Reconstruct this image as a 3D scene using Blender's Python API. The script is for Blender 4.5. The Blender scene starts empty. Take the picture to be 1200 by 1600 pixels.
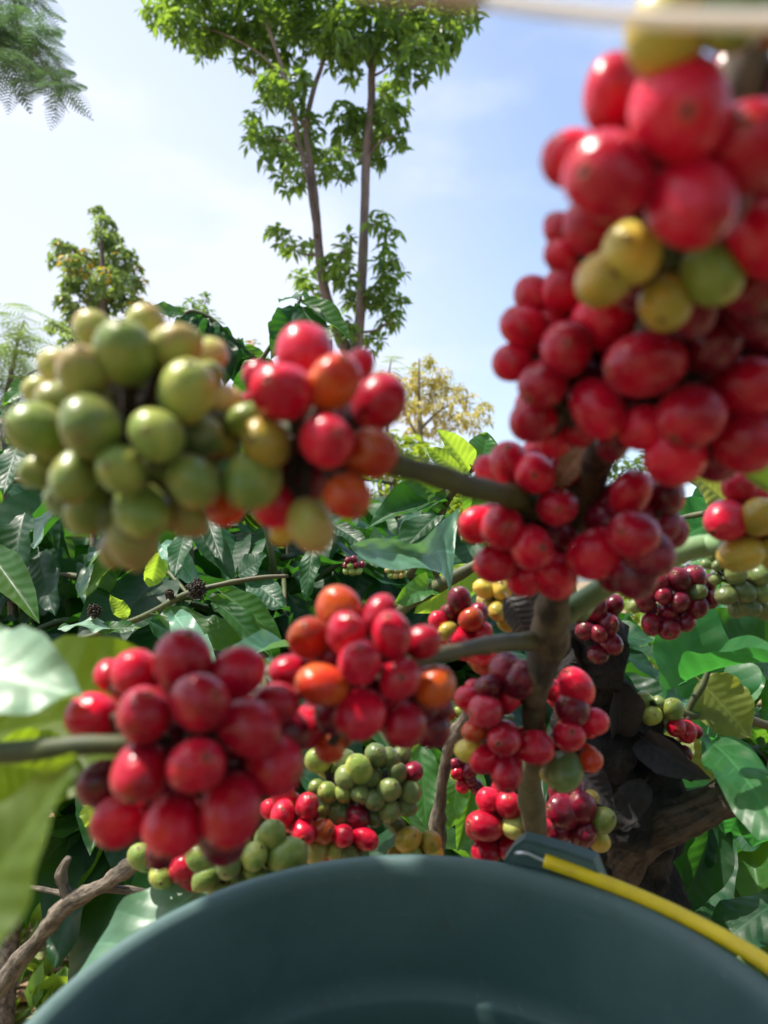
import bpy, math, random
from mathutils import Vector, Matrix, noise
R = math.radians
random.seed(7)
scene = bpy.context.scene
# ------------------------------------------------------------------ camera
F = 1220.0; PITCH = math.atan(100/F); CAMZ = 1.2
cam_d = bpy.data.cameras.new("camera"); cam = bpy.data.objects.new("camera", cam_d)
scene.collection.objects.link(cam); scene.camera = cam
cam.location = (0, 0, CAMZ); cam.rotation_euler = (R(90)+PITCH, 0, 0)
cam_d.sensor_fit = 'VERTICAL'; cam_d.sensor_height = 36; cam_d.lens = 36*F/1600
cam_d.clip_start = 0.01; cam_d.clip_end = 500
cam_d.dof.use_dof = True; cam_d.dof.focus_distance = 0.75; cam_d.dof.aperture_fstop = cam_d.lens/2.8
scene.render.resolution_x = 768; scene.render.resolution_y = 1024
scene.render.engine = 'CYCLES'
scene.view_settings.view_transform = 'Standard'; scene.view_settings.look = 'None'
scene.view_settings.exposure = 0.95; scene.view_settings.gamma = 1
# ------------------------------------------------------------------ sky + sun
SUN = Vector((-0.46, 0.0, 0.88)).normalized()
world = bpy.data.worlds.new("World"); scene.world = world; world.use_nodes = True
wn = world.node_tree.nodes; wl = world.node_tree.links
for n in list(wn): wn.remove(n)
sky = wn.new('ShaderNodeTexSky'); sky.sky_type = 'NISHITA'; sky.sun_disc = False
sky.sun_elevation = math.asin(SUN.z); sky.sun_rotation = math.atan2(SUN.x, SUN.y) % (2*math.pi)
sky.air_density = 1.0; sky.dust_density = 2.0
tc = wn.new('ShaderNodeTexCoord')
dot = wn.new('ShaderNodeVectorMath'); dot.operation = 'DOT_PRODUCT'; dot.inputs[1].default_value = Vector((-0.55, 0.83, 0.12)).normalized()
wl.new(tc.outputs['Generated'], dot.inputs[0])
mr = wn.new('ShaderNodeMapRange'); mr.inputs['From Min'].default_value = 0.62; mr.inputs['From Max'].default_value = 1.0
mr.inputs['To Min'].default_value = 0.0; mr.inputs['To Max'].default_value = 1.0; mr.interpolation_type = 'SMOOTHSTEP'
wl.new(dot.outputs['Value'], mr.inputs['Value'])
nz = wn.new('ShaderNodeTexNoise'); nz.inputs['Scale'].default_value = 3.4; nz.inputs['Detail'].default_value = 6; nz.inputs['Roughness'].default_value = .5
mp = wn.new('ShaderNodeMapping'); mp.inputs['Scale'].default_value = (1, 1, 2.2); wl.new(tc.outputs['Generated'], mp.inputs['Vector']); wl.new(mp.outputs[0], nz.inputs['Vector'])
nr = wn.new('ShaderNodeMapRange'); nr.inputs['From Min'].default_value = .47; nr.inputs['From Max'].default_value = .72; nr.interpolation_type = 'SMOOTHSTEP'
wl.new(nz.outputs['Fac'], nr.inputs['Value'])
ad = wn.new('ShaderNodeMath'); ad.operation = 'MULTIPLY_ADD'; ad.inputs[1].default_value = .55
wl.new(nr.outputs[0], ad.inputs[0]); wl.new(mr.outputs[0], ad.inputs[2])
cl = wn.new('ShaderNodeMath'); cl.operation = 'MULTIPLY'; cl.inputs[1].default_value = .85; cl.use_clamp = True; wl.new(ad.outputs[0], cl.inputs[0])
ba = wn.new('ShaderNodeMath'); ba.operation = 'ADD'; ba.inputs[1].default_value = .10; ba.use_clamp = True; wl.new(cl.outputs[0], ba.inputs[0])
mx = wn.new('ShaderNodeMix'); mx.data_type = 'RGBA'
wl.new(ba.outputs[0], mx.inputs['Factor']); wl.new(sky.outputs[0], mx.inputs['A']); mx.inputs['B'].default_value = (3.3, 3.55, 4.25, 1)
bg = wn.new('ShaderNodeBackground'); bg.inputs['Strength'].default_value = 0.15
wo = wn.new('ShaderNodeOutputWorld'); wl.new(mx.outputs['Result'], bg.inputs[0]); wl.new(bg.outputs[0], wo.inputs[0])
sd = bpy.data.lights.new("sun", 'SUN'); so = bpy.data.objects.new("sun", sd); scene.collection.objects.link(so)
sd.energy = 4.2; sd.angle = R(0.6); sd.color = (1, .94, .84)
so.rotation_euler = (-SUN).to_track_quat('-Z', 'Y').to_euler()

# ------------------------------------------------------------------ helpers
cp, sp = math.cos(PITCH), math.sin(PITCH)
FWD = Vector((0, cp, sp)); UP = Vector((0, -sp, cp)); RT = Vector((1, 0, 0)); CAM = Vector((0, 0, CAMZ))
def P(px, py, d):
    return CAM + FWD*d + RT*((px-600)/F*d) + UP*((800-py)/F*d)
def wloc(o):
    v = Vector((0, 0, 0))
    while o is not None: v = v + o['_w'] if False else v + o.location; o = o.parent
    return v
LOC = {}
def thing(name, label, cat, loc, group=None, kind=None):
    o = bpy.data.objects.new(name, None); scene.collection.objects.link(o)
    o.location = loc; o.empty_display_size = .02; LOC[o.name] = Vector(loc)
    o['label'] = label; o['category'] = cat
    if group: o['group'] = group
    if kind: o['kind'] = kind
    return o
def tag(o, label=None, cat=None, group=None, kind=None):
    if label: o['label'] = label
    if cat: o['category'] = cat
    if group: o['group'] = group
    if kind: o['kind'] = kind
    return o
def mesh(name, V, Fc, mats, UVs=None, smooth=True, mi=None):
    m = bpy.data.meshes.new(name); m.from_pydata([tuple(v) for v in V], [], Fc)
    for a in (mats if isinstance(mats, (list, tuple)) else [mats]): m.materials.append(a)
    if UVs is not None:
        uv = m.uv_layers.new(name='UVMap')
        idx = [0]*len(m.loops); m.loops.foreach_get('vertex_index', idx)
        fl = [0.0]*(2*len(idx))
        for k, i in enumerate(idx): fl[2*k], fl[2*k+1] = UVs[i]
        uv.data.foreach_set('uv', fl)
    if mi: m.polygons.foreach_set('material_index', mi)
    m.polygons.foreach_set('use_smooth', [smooth]*len(m.polygons)); m.update()
    return m
def part(name, me, parent=None, M=None):
    """link mesh data; M = world matrix; parent = empty (translation only)"""
    o = bpy.data.objects.new(name, me); scene.collection.objects.link(o)
    M = M if M is not None else Matrix.Identity(4)
    if parent is not None:
        o.parent = parent; M = Matrix.Translation(-LOC[parent.name]) @ M
    o.matrix_basis = M
    return o
def catmull(pts, n):
    out = []; P_ = [pts[0]]+list(pts)+[pts[-1]]
    for i in range(1, len(P_)-2):
        a, b, c, d = P_[i-1], P_[i], P_[i+1], P_[i+2]
        for k in range(n):
            t = k/n
            out.append(0.5*((2*b)+(c-a)*t+(2*a-5*b+4*c-d)*t*t+(3*b-a-3*c+d)*t**3))
    out.append(P_[-2]); return out
class MB:
    def __init__(s): s.v = []; s.f = []; s.uv = []; s.mi = []
    def tube(s, pts, rad, seg=10, n=5, rough=0.0, freq=30, cap=True, mi=0):
        """pts Vectors, rad list"""
        q = catmull([Vector((*p, r)) for p, r in zip(pts, rad)], n)
        b0 = len(s.v); L = len(q); prev = None; ln = 0
        for i, w in enumerate(q):
            p = w.to_3d(); r = w[3]
            a = q[max(i-1, 0)].to_3d(); c = q[min(i+1, L-1)].to_3d(); t = (c-a).normalized()
            if prev is None: nrm = t.orthogonal().normalized()
            else: nrm = (prev - t*prev.dot(t)).normalized()
            prev = nrm; bn = t.cross(nrm)
            if i: ln += (p - q[i-1].to_3d()).length
            for k in range(seg):
                an = 2*math.pi*k/seg; d = nrm*math.cos(an)+bn*math.sin(an)
                rr = r*(1+rough*(noise.noise((p+d*r)*freq)*1.4+noise.noise((p+d*r)*freq*3.1)*.6)) if rough else r
                s.v.append(p+d*rr); s.uv.append((k/seg, ln))
        for i in range(L-1):
            for k in range(seg):
                a = b0+i*seg+k; b = b0+i*seg+(k+1) % seg
                s.f.append((a, b, b+seg, a+seg)); s.mi.append(mi)
        if cap:
            s.f.append(tuple(b0+k for k in range(seg))[::-1]); s.mi.append(mi)
            s.f.append(tuple(b0+(L-1)*seg+k for k in range(seg))); s.mi.append(mi)
        return s
    def poly(s, vs, fs, uvs=None, mi=0):
        b0 = len(s.v); s.v += vs; s.uv += (uvs or [(0, 0)]*len(vs))
        for f in fs: s.f.append(tuple(b0+i for i in f)); s.mi.append(mi)
    def build(s, name, mats, parent=None, smooth=True):
        return part(name, mesh(name, s.v, s.f, mats, s.uv, smooth, s.mi), parent)
# ------------------------------------------------------------------ materials
def newmat(name):
    m = bpy.data.materials.new(name); m.use_nodes = True
    t = m.node_tree
    for n in list(t.nodes): t.nodes.remove(n)
    return m, t, t.nodes, t.links
def math_(n, l, op, a, b=None, clamp=False):
    x = n.new('ShaderNodeMath'); x.operation = op; x.use_clamp = clamp
    for i, v in enumerate((a, b)):
        if v is None: continue
        if isinstance(v, (int, float)): x.inputs[i].default_value = v
        else: l.new(v, x.inputs[i])
    return x.outputs[0]
def smooth_(n, l, v, a, b, lo=0., hi=1.):
    x = n.new('ShaderNodeMapRange'); x.interpolation_type = 'SMOOTHSTEP'
    x.inputs['From Min'].default_value = a; x.inputs['From Max'].default_value = b
    x.inputs['To Min'].default_value = lo; x.inputs['To Max'].default_value = hi
    l.new(v, x.inputs['Value']); return x.outputs[0]
def mix_(n, l, f, a, b, mode='MIX'):
    x = n.new('ShaderNodeMix'); x.data_type = 'RGBA'; x.blend_type = mode
    if isinstance(f, (int, float)): x.inputs['Factor'].default_value = f
    else: l.new(f, x.inputs['Factor'])
    for k, v in (('A', a), ('B', b)):
        if isinstance(v, tuple): x.inputs[k].default_value = (*v[:3], 1)
        else: l.new(v, x.inputs[k])
    return x.outputs['Result']
def noise_(n, l, vec, scale, det=4, rough=.5):
    x = n.new('ShaderNodeTexNoise'); x.inputs['Scale'].default_value = scale; x.inputs['Detail'].default_value = det
    x.inputs['Roughness'].default_value = rough
    if vec is not None: l.new(vec, x.inputs['Vector'])
    return x.outputs['Fac']
def bump_(n, l, h, st, dist):
    x = n.new('ShaderNodeBump'); x.inputs['Strength'].default_value = st; x.inputs['Distance'].default_value = dist
    l.new(h, x.inputs['Height']); return x.outputs[0]

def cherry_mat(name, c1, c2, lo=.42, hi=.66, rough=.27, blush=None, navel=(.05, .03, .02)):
    m, t, n, l = newmat(name)
    tcn = n.new('ShaderNodeTexCoord'); oi = n.new('ShaderNodeObjectInfo')
    va = n.new('ShaderNodeVectorMath'); va.operation = 'ADD'
    sc = math_(n, l, 'MULTIPLY', oi.outputs['Random'], 23.)
    cb = n.new('ShaderNodeCombineXYZ'); l.new(sc, cb.inputs[0]); l.new(sc, cb.inputs[1])
    l.new(tcn.outputs['Object'], va.inputs[0]); l.new(cb.outputs[0], va.inputs[1])
    f = smooth_(n, l, noise_(n, l, va.outputs[0], .75, 3), lo, hi)
    col = mix_(n, l, f, c1, c2)
    v = smooth_(n, l, oi.outputs['Random'], 0, 1, .68, 1.22)
    hv = n.new('ShaderNodeHueSaturation'); l.new(v, hv.inputs['Value']); l.new(col, hv.inputs['Color'])
    hv.inputs['Saturation'].default_value = 1.0
    col = hv.outputs[0]
    # fine speckle
    s = smooth_(n, l, noise_(n, l, va.outputs[0], 9, 3, .6), .62, .74)
    col = mix_(n, l, math_(n, l, 'MULTIPLY', s, .40), col, (.16, .09, .03))
    big = smooth_(n, l, noise_(n, l, va.outputs[0], 2.6, 5, .7), .67, .72)
    col = mix_(n, l, math_(n, l, 'MULTIPLY', big, .5), col, (.10, .05, .025))
    # scar at the tip
    sx = n.new('ShaderNodeSeparateXYZ'); l.new(tcn.outputs['Object'], sx.inputs[0])
    rr = math_(n, l, 'SQRT', math_(n, l, 'ADD', math_(n, l, 'POWER', math_(n, l, 'ABSOLUTE', sx.outputs[0]), 2.), math_(n, l, 'POWER', math_(n, l, 'ABSOLUTE', sx.outputs[1]), 2.)))
    rn = math_(n, l, 'ADD', rr, math_(n, l, 'MULTIPLY', noise_(n, l, va.outputs[0], 6), .10))
    nav = math_(n, l, 'MULTIPLY', smooth_(n, l, rn, .15, .21, 1, 0), math_(n, l, 'GREATER_THAN', sx.outputs[2], .6))
    halo = math_(n, l, 'MULTIPLY', smooth_(n, l, rn, .15, .42, .22, 0), math_(n, l, 'GREATER_THAN', sx.outputs[2], .5))
    col = mix_(n, l, halo, col, (.42, .22, .07))
    col = mix_(n, l, math_(n, l, 'MULTIPLY', nav, smooth_(n, l, math_(n, l, 'FRACT', math_(n, l, 'MULTIPLY', oi.outputs['Random'], 7.7)), 0, 1, .3, .9)), col, navel)
    b = n.new('ShaderNodeBsdfPrincipled'); l.new(col, b.inputs['Base Color'])
    rgh = smooth_(n, l, noise_(n, l, va.outputs[0], 3, 4), .3, .75, rough-.08, rough+.08)
    l.new(rgh, b.inputs['Roughness'])
    b.inputs['Subsurface Weight'].default_value = .05; b.inputs['Subsurface Radius'].default_value = (1.0, .35, .15)
    b.inputs['Subsurface Scale'].default_value = .004
    b.inputs['Coat Weight'].default_value = .16; b.inputs['Coat Roughness'].default_value = .17; b.inputs['Sheen Weight'].default_value = .08; b.inputs['Sheen Roughness'].default_value = .45; b.inputs['Sheen Tint'].default_value = (1, .72, .78, 1); b.inputs['Specular IOR Level'].default_value = .42
    b.inputs['IOR'].default_value = 1.45
    l.new(bump_(n, l, noise_(n, l, va.outputs[0], 2.2, 3, .5), .10, .02), b.inputs['Normal'])
    o = n.new('ShaderNodeOutputMaterial'); l.new(b.outputs[0], o.inputs[0]); return m
CM = {
 'R': cherry_mat('cherry_red', (.60, .004, .030), (.42, .003, .022)),
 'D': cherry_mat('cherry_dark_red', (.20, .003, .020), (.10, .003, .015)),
 'O': cherry_mat('cherry_orange', (.52, .085, .010), (.50, .028, .010), .4, .6),
 'Y': cherry_mat('cherry_yellow', (.58, .38, .05), (.44, .36, .05), .4, .6, .32),
 'G': cherry_mat('cherry_green', (.19, .27, .05), (.34, .36, .07), .42, .66, .36),
 'B': cherry_mat('cherry_brown_green', (.37, .38, .09), (.42, .30, .09), .4, .6, .38),
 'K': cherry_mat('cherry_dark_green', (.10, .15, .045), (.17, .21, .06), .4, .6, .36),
 'P': cherry_mat('cherry_pink_red', (.60, .03, .06), (.48, .006, .03), .4, .6),
}
def leaf_mat(name, col, tcol, trans=.38, rough=.38, veins=9, veinc=None, spots=0., bumpd=.12, vmix=.45, coat=0.):
    m, t, n, l = newmat(name)
    uv = n.new('ShaderNodeUVMap'); uv.uv_map = 'UVMap'
    sx = n.new('ShaderNodeSeparateXYZ'); l.new(uv.outputs[0], sx.inputs[0])
    oi = n.new('ShaderNodeObjectInfo'); tcn = n.new('ShaderNodeTexCoord')
    va = n.new('ShaderNodeVectorMath'); va.operation = 'ADD'
    cb = n.new('ShaderNodeCombineXYZ'); l.new(math_(n, l, 'MULTIPLY', oi.outputs['Random'], 31.), cb.inputs[0])
    l.new(uv.outputs[0], va.inputs[0]); l.new(cb.outputs[0], va.inputs[1])
    au = math_(n, l, 'ABSOLUTE', math_(n, l, 'SUBTRACT', sx.outputs[0], .5))
    mid = smooth_(n, l, au, .012, .030, 1, 0)
    ph = math_(n, l, 'SUBTRACT', math_(n, l, 'MULTIPLY', sx.outputs[1], float(veins)), math_(n, l, 'MULTIPLY', au, veins*.42))
    fr = math_(n, l, 'FRACT', ph)
    dd = math_(n, l, 'ABSOLUTE', math_(n, l, 'SUBTRACT', fr, .5))
    side = math_(n, l, 'MULTIPLY', smooth_(n, l, dd, .02, .07, 1, 0), smooth_(n, l, au, .1, .45, 1, .35))
    vm = math_(n, l, 'MAXIMUM', mid, math_(n, l, 'MULTIPLY', side, .6))
    v = smooth_(n, l, oi.outputs['Random'], 0, 1, .7, 1.3)
    nf = smooth_(n, l, noise_(n, l, va.outputs[0], 4, 5, .6), .3, .7)
    base = mix_(n, l, nf, tuple(c*.8 for c in col), tuple(c*1.2 for c in col))
    vc = veinc or tuple(min(1, c*2.2+.03) for c in col)
    base = mix_(n, l, math_(n, l, 'MULTIPLY', vm, vmix), base, vc)
    if spots:
        s = smooth_(n, l, noise_(n, l, va.outputs[0], 13, 3, .7), .60, .68)
        base = mix_(n, l, math_(n, l, 'MULTIPLY', s, spots), base, (.10, .05, .02))
    hv = n.new('ShaderNodeHueSaturation'); l.new(v, hv.inputs['Value']); l.new(base, hv.inputs['Color'])
    hh = smooth_(n, l, math_(n, l, 'FRACT', math_(n, l, 'MULTIPLY', oi.outputs['Random'], 17.3)), 0, 1, .485, .512); l.new(hh, hv.inputs['Hue'])
    b = n.new('ShaderNodeBsdfPrincipled'); l.new(hv.outputs[0], b.inputs['Base Color'])
    l.new(smooth_(n, l, noise_(n, l, va.outputs[0], 6, 3), .3, .7, rough-.07, rough+.14), b.inputs['Roughness'])
    b.inputs['Coat Weight'].default_value = coat; b.inputs['Specular IOR Level'].default_value = .30 if name in ('leaf_dark', 'leaf_mid') else .45; b.inputs['Coat Roughness'].default_value = .35
    h = math_(n, l, 'SUBTRACT', math_(n, l, 'MULTIPLY', smooth_(n, l, dd, 0, .5), smooth_(n, l, au, .0, .12)), math_(n, l, 'MULTIPLY', mid, .6))
    h = math_(n, l, 'ADD', h, math_(n, l, 'MULTIPLY', noise_(n, l, va.outputs[0], 25, 4, .6), .25))
    bn = bump_(n, l, h, bumpd, .01); l.new(bn, b.inputs['Normal'])
    tr = n.new('ShaderNodeBsdfTranslucent')
    tcc = mix_(n, l, math_(n, l, 'MULTIPLY', vm, .35), tcol, tuple(c*.45 for c in tcol)); l.new(tcc, tr.inputs[0]); l.new(bn, tr.inputs['Normal'])
    ms = n.new('ShaderNodeMixShader'); ms.inputs[0].default_value = trans
    l.new(b.outputs[0], ms.inputs[1]); l.new(tr.outputs[0], ms.inputs[2])
    o = n.new('ShaderNodeOutputMaterial'); l.new(ms.outputs[0], o.inputs[0]); return m
LM = {
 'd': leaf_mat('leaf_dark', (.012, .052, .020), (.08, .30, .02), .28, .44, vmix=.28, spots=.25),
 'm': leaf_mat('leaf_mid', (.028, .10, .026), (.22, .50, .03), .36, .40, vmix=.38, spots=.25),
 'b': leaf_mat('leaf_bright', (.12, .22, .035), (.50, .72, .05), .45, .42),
 'y': leaf_mat('leaf_yellow_green', (.10, .18, .02), (.40, .60, .02), .45, .45, spots=.25),
 'p': leaf_mat('leaf_skylit_glossy', (.10, .24, .14), (.20, .42, .12), .25, .36, veins=6, vmix=.5, coat=.3),  # pale bluish base stands in for skylight reflected by shaded leaves
 'v': leaf_mat('leaf_veined', (.022, .12, .035), (.08, .42, .05), .38, .42, veins=7, vmix=.5, spots=.35),
 's': leaf_mat('leaf_spotted', (.14, .17, .03), (.45, .50, .05), .4, .5, spots=.75),
 'w': leaf_mat('leaf_sky_glare', (.14, .25, .16), (.3, .5, .15), .25, .42, veins=6, vmix=.35, coat=.25),  # whitish base paints in the sky and sun glare on glossy leaves
 'x': leaf_mat('leaf_dry_grey', (.14, .13, .125), (.1, .08, .06), .1, .8, bumpd=.8),
 'k': leaf_mat('leaf_black_dead', (.022, .019, .020), (.03, .02, .02), .08, .8, bumpd=.1, vmix=.12),
 'o': leaf_mat('leaf_dry_brown', (.30, .17, .09), (.35, .18, .06), .2, .7, bumpd=.6),
}
def crown_mat(name, cols, tcol, trans=.4, rough=.45, tip=None, tipamt=.1):
    m, t, n, l = newmat(name)
    g = n.new('ShaderNodeNewGeometry'); rnd = g.outputs['Random Per Island']
    c = mix_(n, l, rnd, cols[0], cols[1]); tc_ = mix_(n, l, rnd, tuple(x*.6 for x in tcol), tcol)
    if tip:
        pn = noise_(n, l, g.outputs['Position'], 1.6, 2)
        f = math_(n, l, 'MULTIPLY', smooth_(n, l, pn, .56, .62), math_(n, l, 'GREATER_THAN', rnd, 1-tipamt))
        c = mix_(n, l, f, c, tip); tc_ = mix_(n, l, f, tc_, tip)
    b = n.new('ShaderNodeBsdfPrincipled'); l.new(c, b.inputs['Base Color']); b.inputs['Roughness'].default_value = rough
    tr = n.new('ShaderNodeBsdfTranslucent'); l.new(tc_, tr.inputs[0])
    ms = n.new('ShaderNodeMixShader'); ms.inputs[0].default_value = trans
    l.new(b.outputs[0], ms.inputs[1]); l.new(tr.outputs[0], ms.inputs[2])
    o = n.new('ShaderNodeOutputMaterial'); l.new(ms.outputs[0], o.inputs[0]); return m
def bark_mat(name, c1, c2, scale=60, rough=.8, bump=.6, moss=None, dist=.004, stretch=.35):
    m, t, n, l = newmat(name)
    g = n.new('ShaderNodeTexCoord'); mp_ = n.new('ShaderNodeMapping'); mp_.inputs['Scale'].default_value = (1, 1, stretch)
    l.new(g.outputs['Object'], mp_.inputs['Vector'])
    a = noise_(n, l, mp_.outputs[0], scale, 6, .65); b_ = noise_(n, l, mp_.outputs[0], scale*.18, 4)
    c = mix_(n, l, smooth_(n, l, a, .35, .65), c1, c2)
    c = mix_(n, l, smooth_(n, l, b_, .45, .65, 0, .6), c, moss or tuple(x*1.5 for x in c2))
    b = n.new('ShaderNodeBsdfPrincipled'); l.new(c, b.inputs['Base Color']); b.inputs['Roughness'].default_value = rough
    l.new(bump_(n, l, a, bump, dist), b.inputs['Normal'])
    o = n.new('ShaderNodeOutputMaterial'); l.new(b.outputs[0], o.inputs[0]); return m
M_stem = bark_mat('stem_bark', (.028, .019, .011), (.15, .105, .055), 120, .75, 1., (.10, .105, .045), .002, .3)
M_green = bark_mat('green_stem', (.040, .055, .018), (.075, .09, .025), 60, .6, .5, (.10, .06, .03), .001, .4)
M_stub = bark_mat('green_stub', (.14, .24, .10), (.18, .29, .12), 50, .5, .25, (.2, .28, .13), .001, .4)
M_black = bark_mat('dark_bark', (.004, .004, .005), (.014, .011, .010), 45, .9, 1., (.012, .011, .010), .008)
M_brown = bark_mat('brown_bark', (.05, .033, .022), (.15, .10, .065), 50, .85, 1., (.20, .16, .11), .006, 1)
M_grey = bark_mat('grey_bark', (.13, .10, .07), (.25, .20, .15), 80, .85, .9, (.33, .30, .24), .003, 1)
M_trunk = bark_mat('tree_trunk_bark', (.09, .065, .055), (.20, .15, .13), 8, .9, .8, (.28, .24, .21), .02)
M_ped = bark_mat('peduncle', (.02, .014, .01), (.045, .03, .018), 200, .8, .5, None, .001)

def groove_mat(name, c1, c2, su=16, sv=14, dist=.006):
    m, t, n, l = newmat(name)
    u = n.new('ShaderNodeTexCoord'); mp_ = n.new('ShaderNodeMapping'); mp_.inputs['Scale'].default_value = (10, 10, 10); l.new(u.outputs['Object'], mp_.inputs['Vector'])
    uv = n.new('ShaderNodeUVMap'); uv.uv_map = 'UVMap'; m2 = n.new('ShaderNodeMapping'); m2.inputs['Scale'].default_value = (su, sv, 1); l.new(uv.outputs[0], m2.inputs['Vector'])
    va = n.new('ShaderNodeVectorMath'); va.operation = 'ADD'
    nn = n.new('ShaderNodeTexNoise'); nn.inputs['Scale'].default_value = 3; l.new(mp_.outputs[0], nn.inputs['Vector']); l.new(m2.outputs[0], va.inputs[0]); l.new(nn.outputs['Color'], va.inputs[1])
    a = noise_(n, l, va.outputs[0], 1.0, 8, .68); b_ = noise_(n, l, mp_.outputs[0], 9, 6, .7)
    h = math_(n, l, 'ADD', a, math_(n, l, 'MULTIPLY', b_, .6))
    c = mix_(n, l, smooth_(n, l, h, .62, .98), c1, c2)
    b = n.new('ShaderNodeBsdfPrincipled'); l.new(c, b.inputs['Base Color']); b.inputs['Roughness'].default_value = .9
    l.new(bump_(n, l, h, 1., dist), b.inputs['Normal'])
    o = n.new('ShaderNodeOutputMaterial'); l.new(b.outputs[0], o.inputs[0]); return m
M_grey = groove_mat('grey_bark', (.07, .055, .04), (.28, .23, .17), 9, 60, .004)
M_brown = groove_mat('brown_bark', (.02, .014, .010), (.17, .12, .085), 14, 22, .02)
M_black = groove_mat('dark_bark', (.004, .004, .005), (.035, .029, .027), 14, 18, .02)
# ------------------------------------------------------------------ prototypes
def lathe_cherry(name, point, flat, L):
    seg, rings = 28, 20; V = []; Fc = []
    prof = [(0, L-.055+point), (.07, L-.05+point), (.10, L-.005+point), (.145, L+.002+point), (.18, L-.035+point*.8)]
    for i in range(1, rings):
        t = math.pi*(i/rings); r = math.sin(t)**.93
        z = L*math.cos(t) + point*math.exp(-(t/.38)**2)
        if r > .22 or t > 1.5: prof.append((r, z))
    prof.append((0.04, -L))
    for r, z in prof:
        for k in range(seg):
            a = 2*math.pi*k/seg
            w = 1 + .03*math.sin(2*a+1) + .02*math.sin(3*a+z*2)
            V.append((r*w*math.cos(a), r*w*flat*math.sin(a), z))
    for i in range(len(prof)-1):
        for k in range(seg):
            a = i*seg+k; b = i*seg+(k+1) % seg; Fc.append((a, a+seg, b+seg, b))
    return mesh(name, V, Fc, CM['R'])
CHM = [lathe_cherry('cherry', 0, .95, 1.07), lathe_cherry('cherry', .03, .91, 1.13), lathe_cherry('cherry', -.02, .97, 1.0), lathe_cherry('cherry', .13, .92, 1.16)]
_chm = {}
def cherry_mesh(i, k):
    if (i, k) not in _chm:
        me = CHM[i].copy(); me.materials.clear(); me.materials.append(CM[k]); _chm[(i, k)] = me
    return _chm[(i, k)]

def leaf_mesh(name, mat, fold=.15, droop=.3, wave=.03, asp=.42, nu=26, nv=12, seed=0, quilt=.003, veins=9, twist=0.):
    """unit length along +Y from origin, width asp, normal +Z"""
    rn = random.Random(seed); ph = rn.random()*6; ph2 = rn.random()*6
    V = []; U = []; Fc = []
    for i in range(nu+1):
        t = i/nu
        w = asp*.5*(math.sin(math.pi*min(1, t**.92))**.72)*(1-.12*t)
        if t > .86: w *= 1 - ((t-.86)/.14)**2*.35
        if t < .04: w = max(w*.3, .006)
        w = max(w, .004)
        # arc droop
        ang = droop*t
        y = math.sin(ang)/droop if abs(droop) > 1e-4 else t
        z0 = -(1-math.cos(ang))/droop if abs(droop) > 1e-4 else 0
        for j in range(nv+1):
            s = -1+2*j/nv; x = s*w*(1+.02*math.sin(t*40+ph))
            z = z0 + abs(s)**1.3*w*fold*2 + wave*math.sin(t*13+ph+(2 if s > 0 else 0))*abs(s)**2 + .3*wave*math.sin(t*29+ph2)*abs(s)**2
            z += quilt*math.cos(2*math.pi*(veins*t-veins*.21*abs(s)))*(1-abs(s)**3)*math.sin(math.pi*t)*min(1, abs(s)*4)
            tw = twist*t; x2 = x*math.cos(tw)-(z-z0)*math.sin(tw); z2 = z0+x*math.sin(tw)+(z-z0)*math.cos(tw)
            V.append((x2, y-.12*abs(s)*w, z2)); U.append((.5+.5*s*w/(asp*.5), t))
    for i in range(nu):
        for j in range(nv):
            a = i*(nv+1)+j; Fc.append((a, a+1, a+nv+2, a+nv+1))
    # petiole
    b = len(V)
    for yy, r in ((-.07, .008), (.02, .007)):
        for k in range(5): V.append((r*math.cos(k*1.2566), yy, r*math.sin(k*1.2566)-.004)); U.append((.5, .02))
    for k in range(5): Fc.append((b+k, b+(k+1) % 5, b+5+(k+1) % 5, b+5+k))
    return mesh(name, V, Fc, mat, U)
_lf = {}
LSH = [(.12, .25, .035, .42, 0.), (.25, .55, .05, .40, .2), (.05, .8, .055, .44, -.25), (.35, .4, .02, .38, .1), (.1, -.2, .03, .45, .3), (.55, .9, .04, .42, -.1)]
def get_leaf(shape, mk):
    if (shape, mk) not in _lf:
        f, d, w, a, tw = LSH[shape]
        _lf[(shape, mk)] = leaf_mesh('leaf', LM[mk], f, d, w, a, seed=shape, twist=tw)
    return _lf[(shape, mk)]
def put_leaf(parent, base, tip, width, mk, up=Vector((0, 0, 1)), shape=None, roll=0., name='leaf', me=None):
    d = tip-base; L = d.length; y = d/L
    z = up - y*up.dot(y)
    if z.length < 1e-3: z = Vector((0, -1, 0)) - y*(-y.y)
    z.normalize(); x = y.cross(z)
    if roll:
        q = Matrix.Rotation(roll, 3, y); x = q @ x; z = q @ z
    sh = shape if shape is not None else random.randrange(len(LSH))
    asp = LSH[sh][3] if me is None else .42
    L *= 1+.04*abs(LSH[sh][1])
    sx = width/asp
    M = Matrix(((x.x*sx, y.x*L, z.x*(sx+L)/2, base.x), (x.y*sx, y.y*L, z.y*(sx+L)/2, base.y), (x.z*sx, y.z*L, z.z*(sx+L)/2, base.z), (0, 0, 0, 1)))
    return part(name, me or get_leaf(sh, mk), parent, M)
def pleaf(parent, b, t, w, mk, up=None, shape=None, roll=0., label=None):
    """b=(px,py,d), t=(px,py,d), w in px at mid depth; up: normal seen (camera facing by default mixed with up)"""
    B, T = P(*b), P(*t); wm = w*(b[2]+t[2])*.5/F
    u = up or Vector((-.1, -.75, .65))
    o = put_leaf(parent, B, T, wm, mk, u, shape, roll)
    if label: o['label'] = label
    return o
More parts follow.
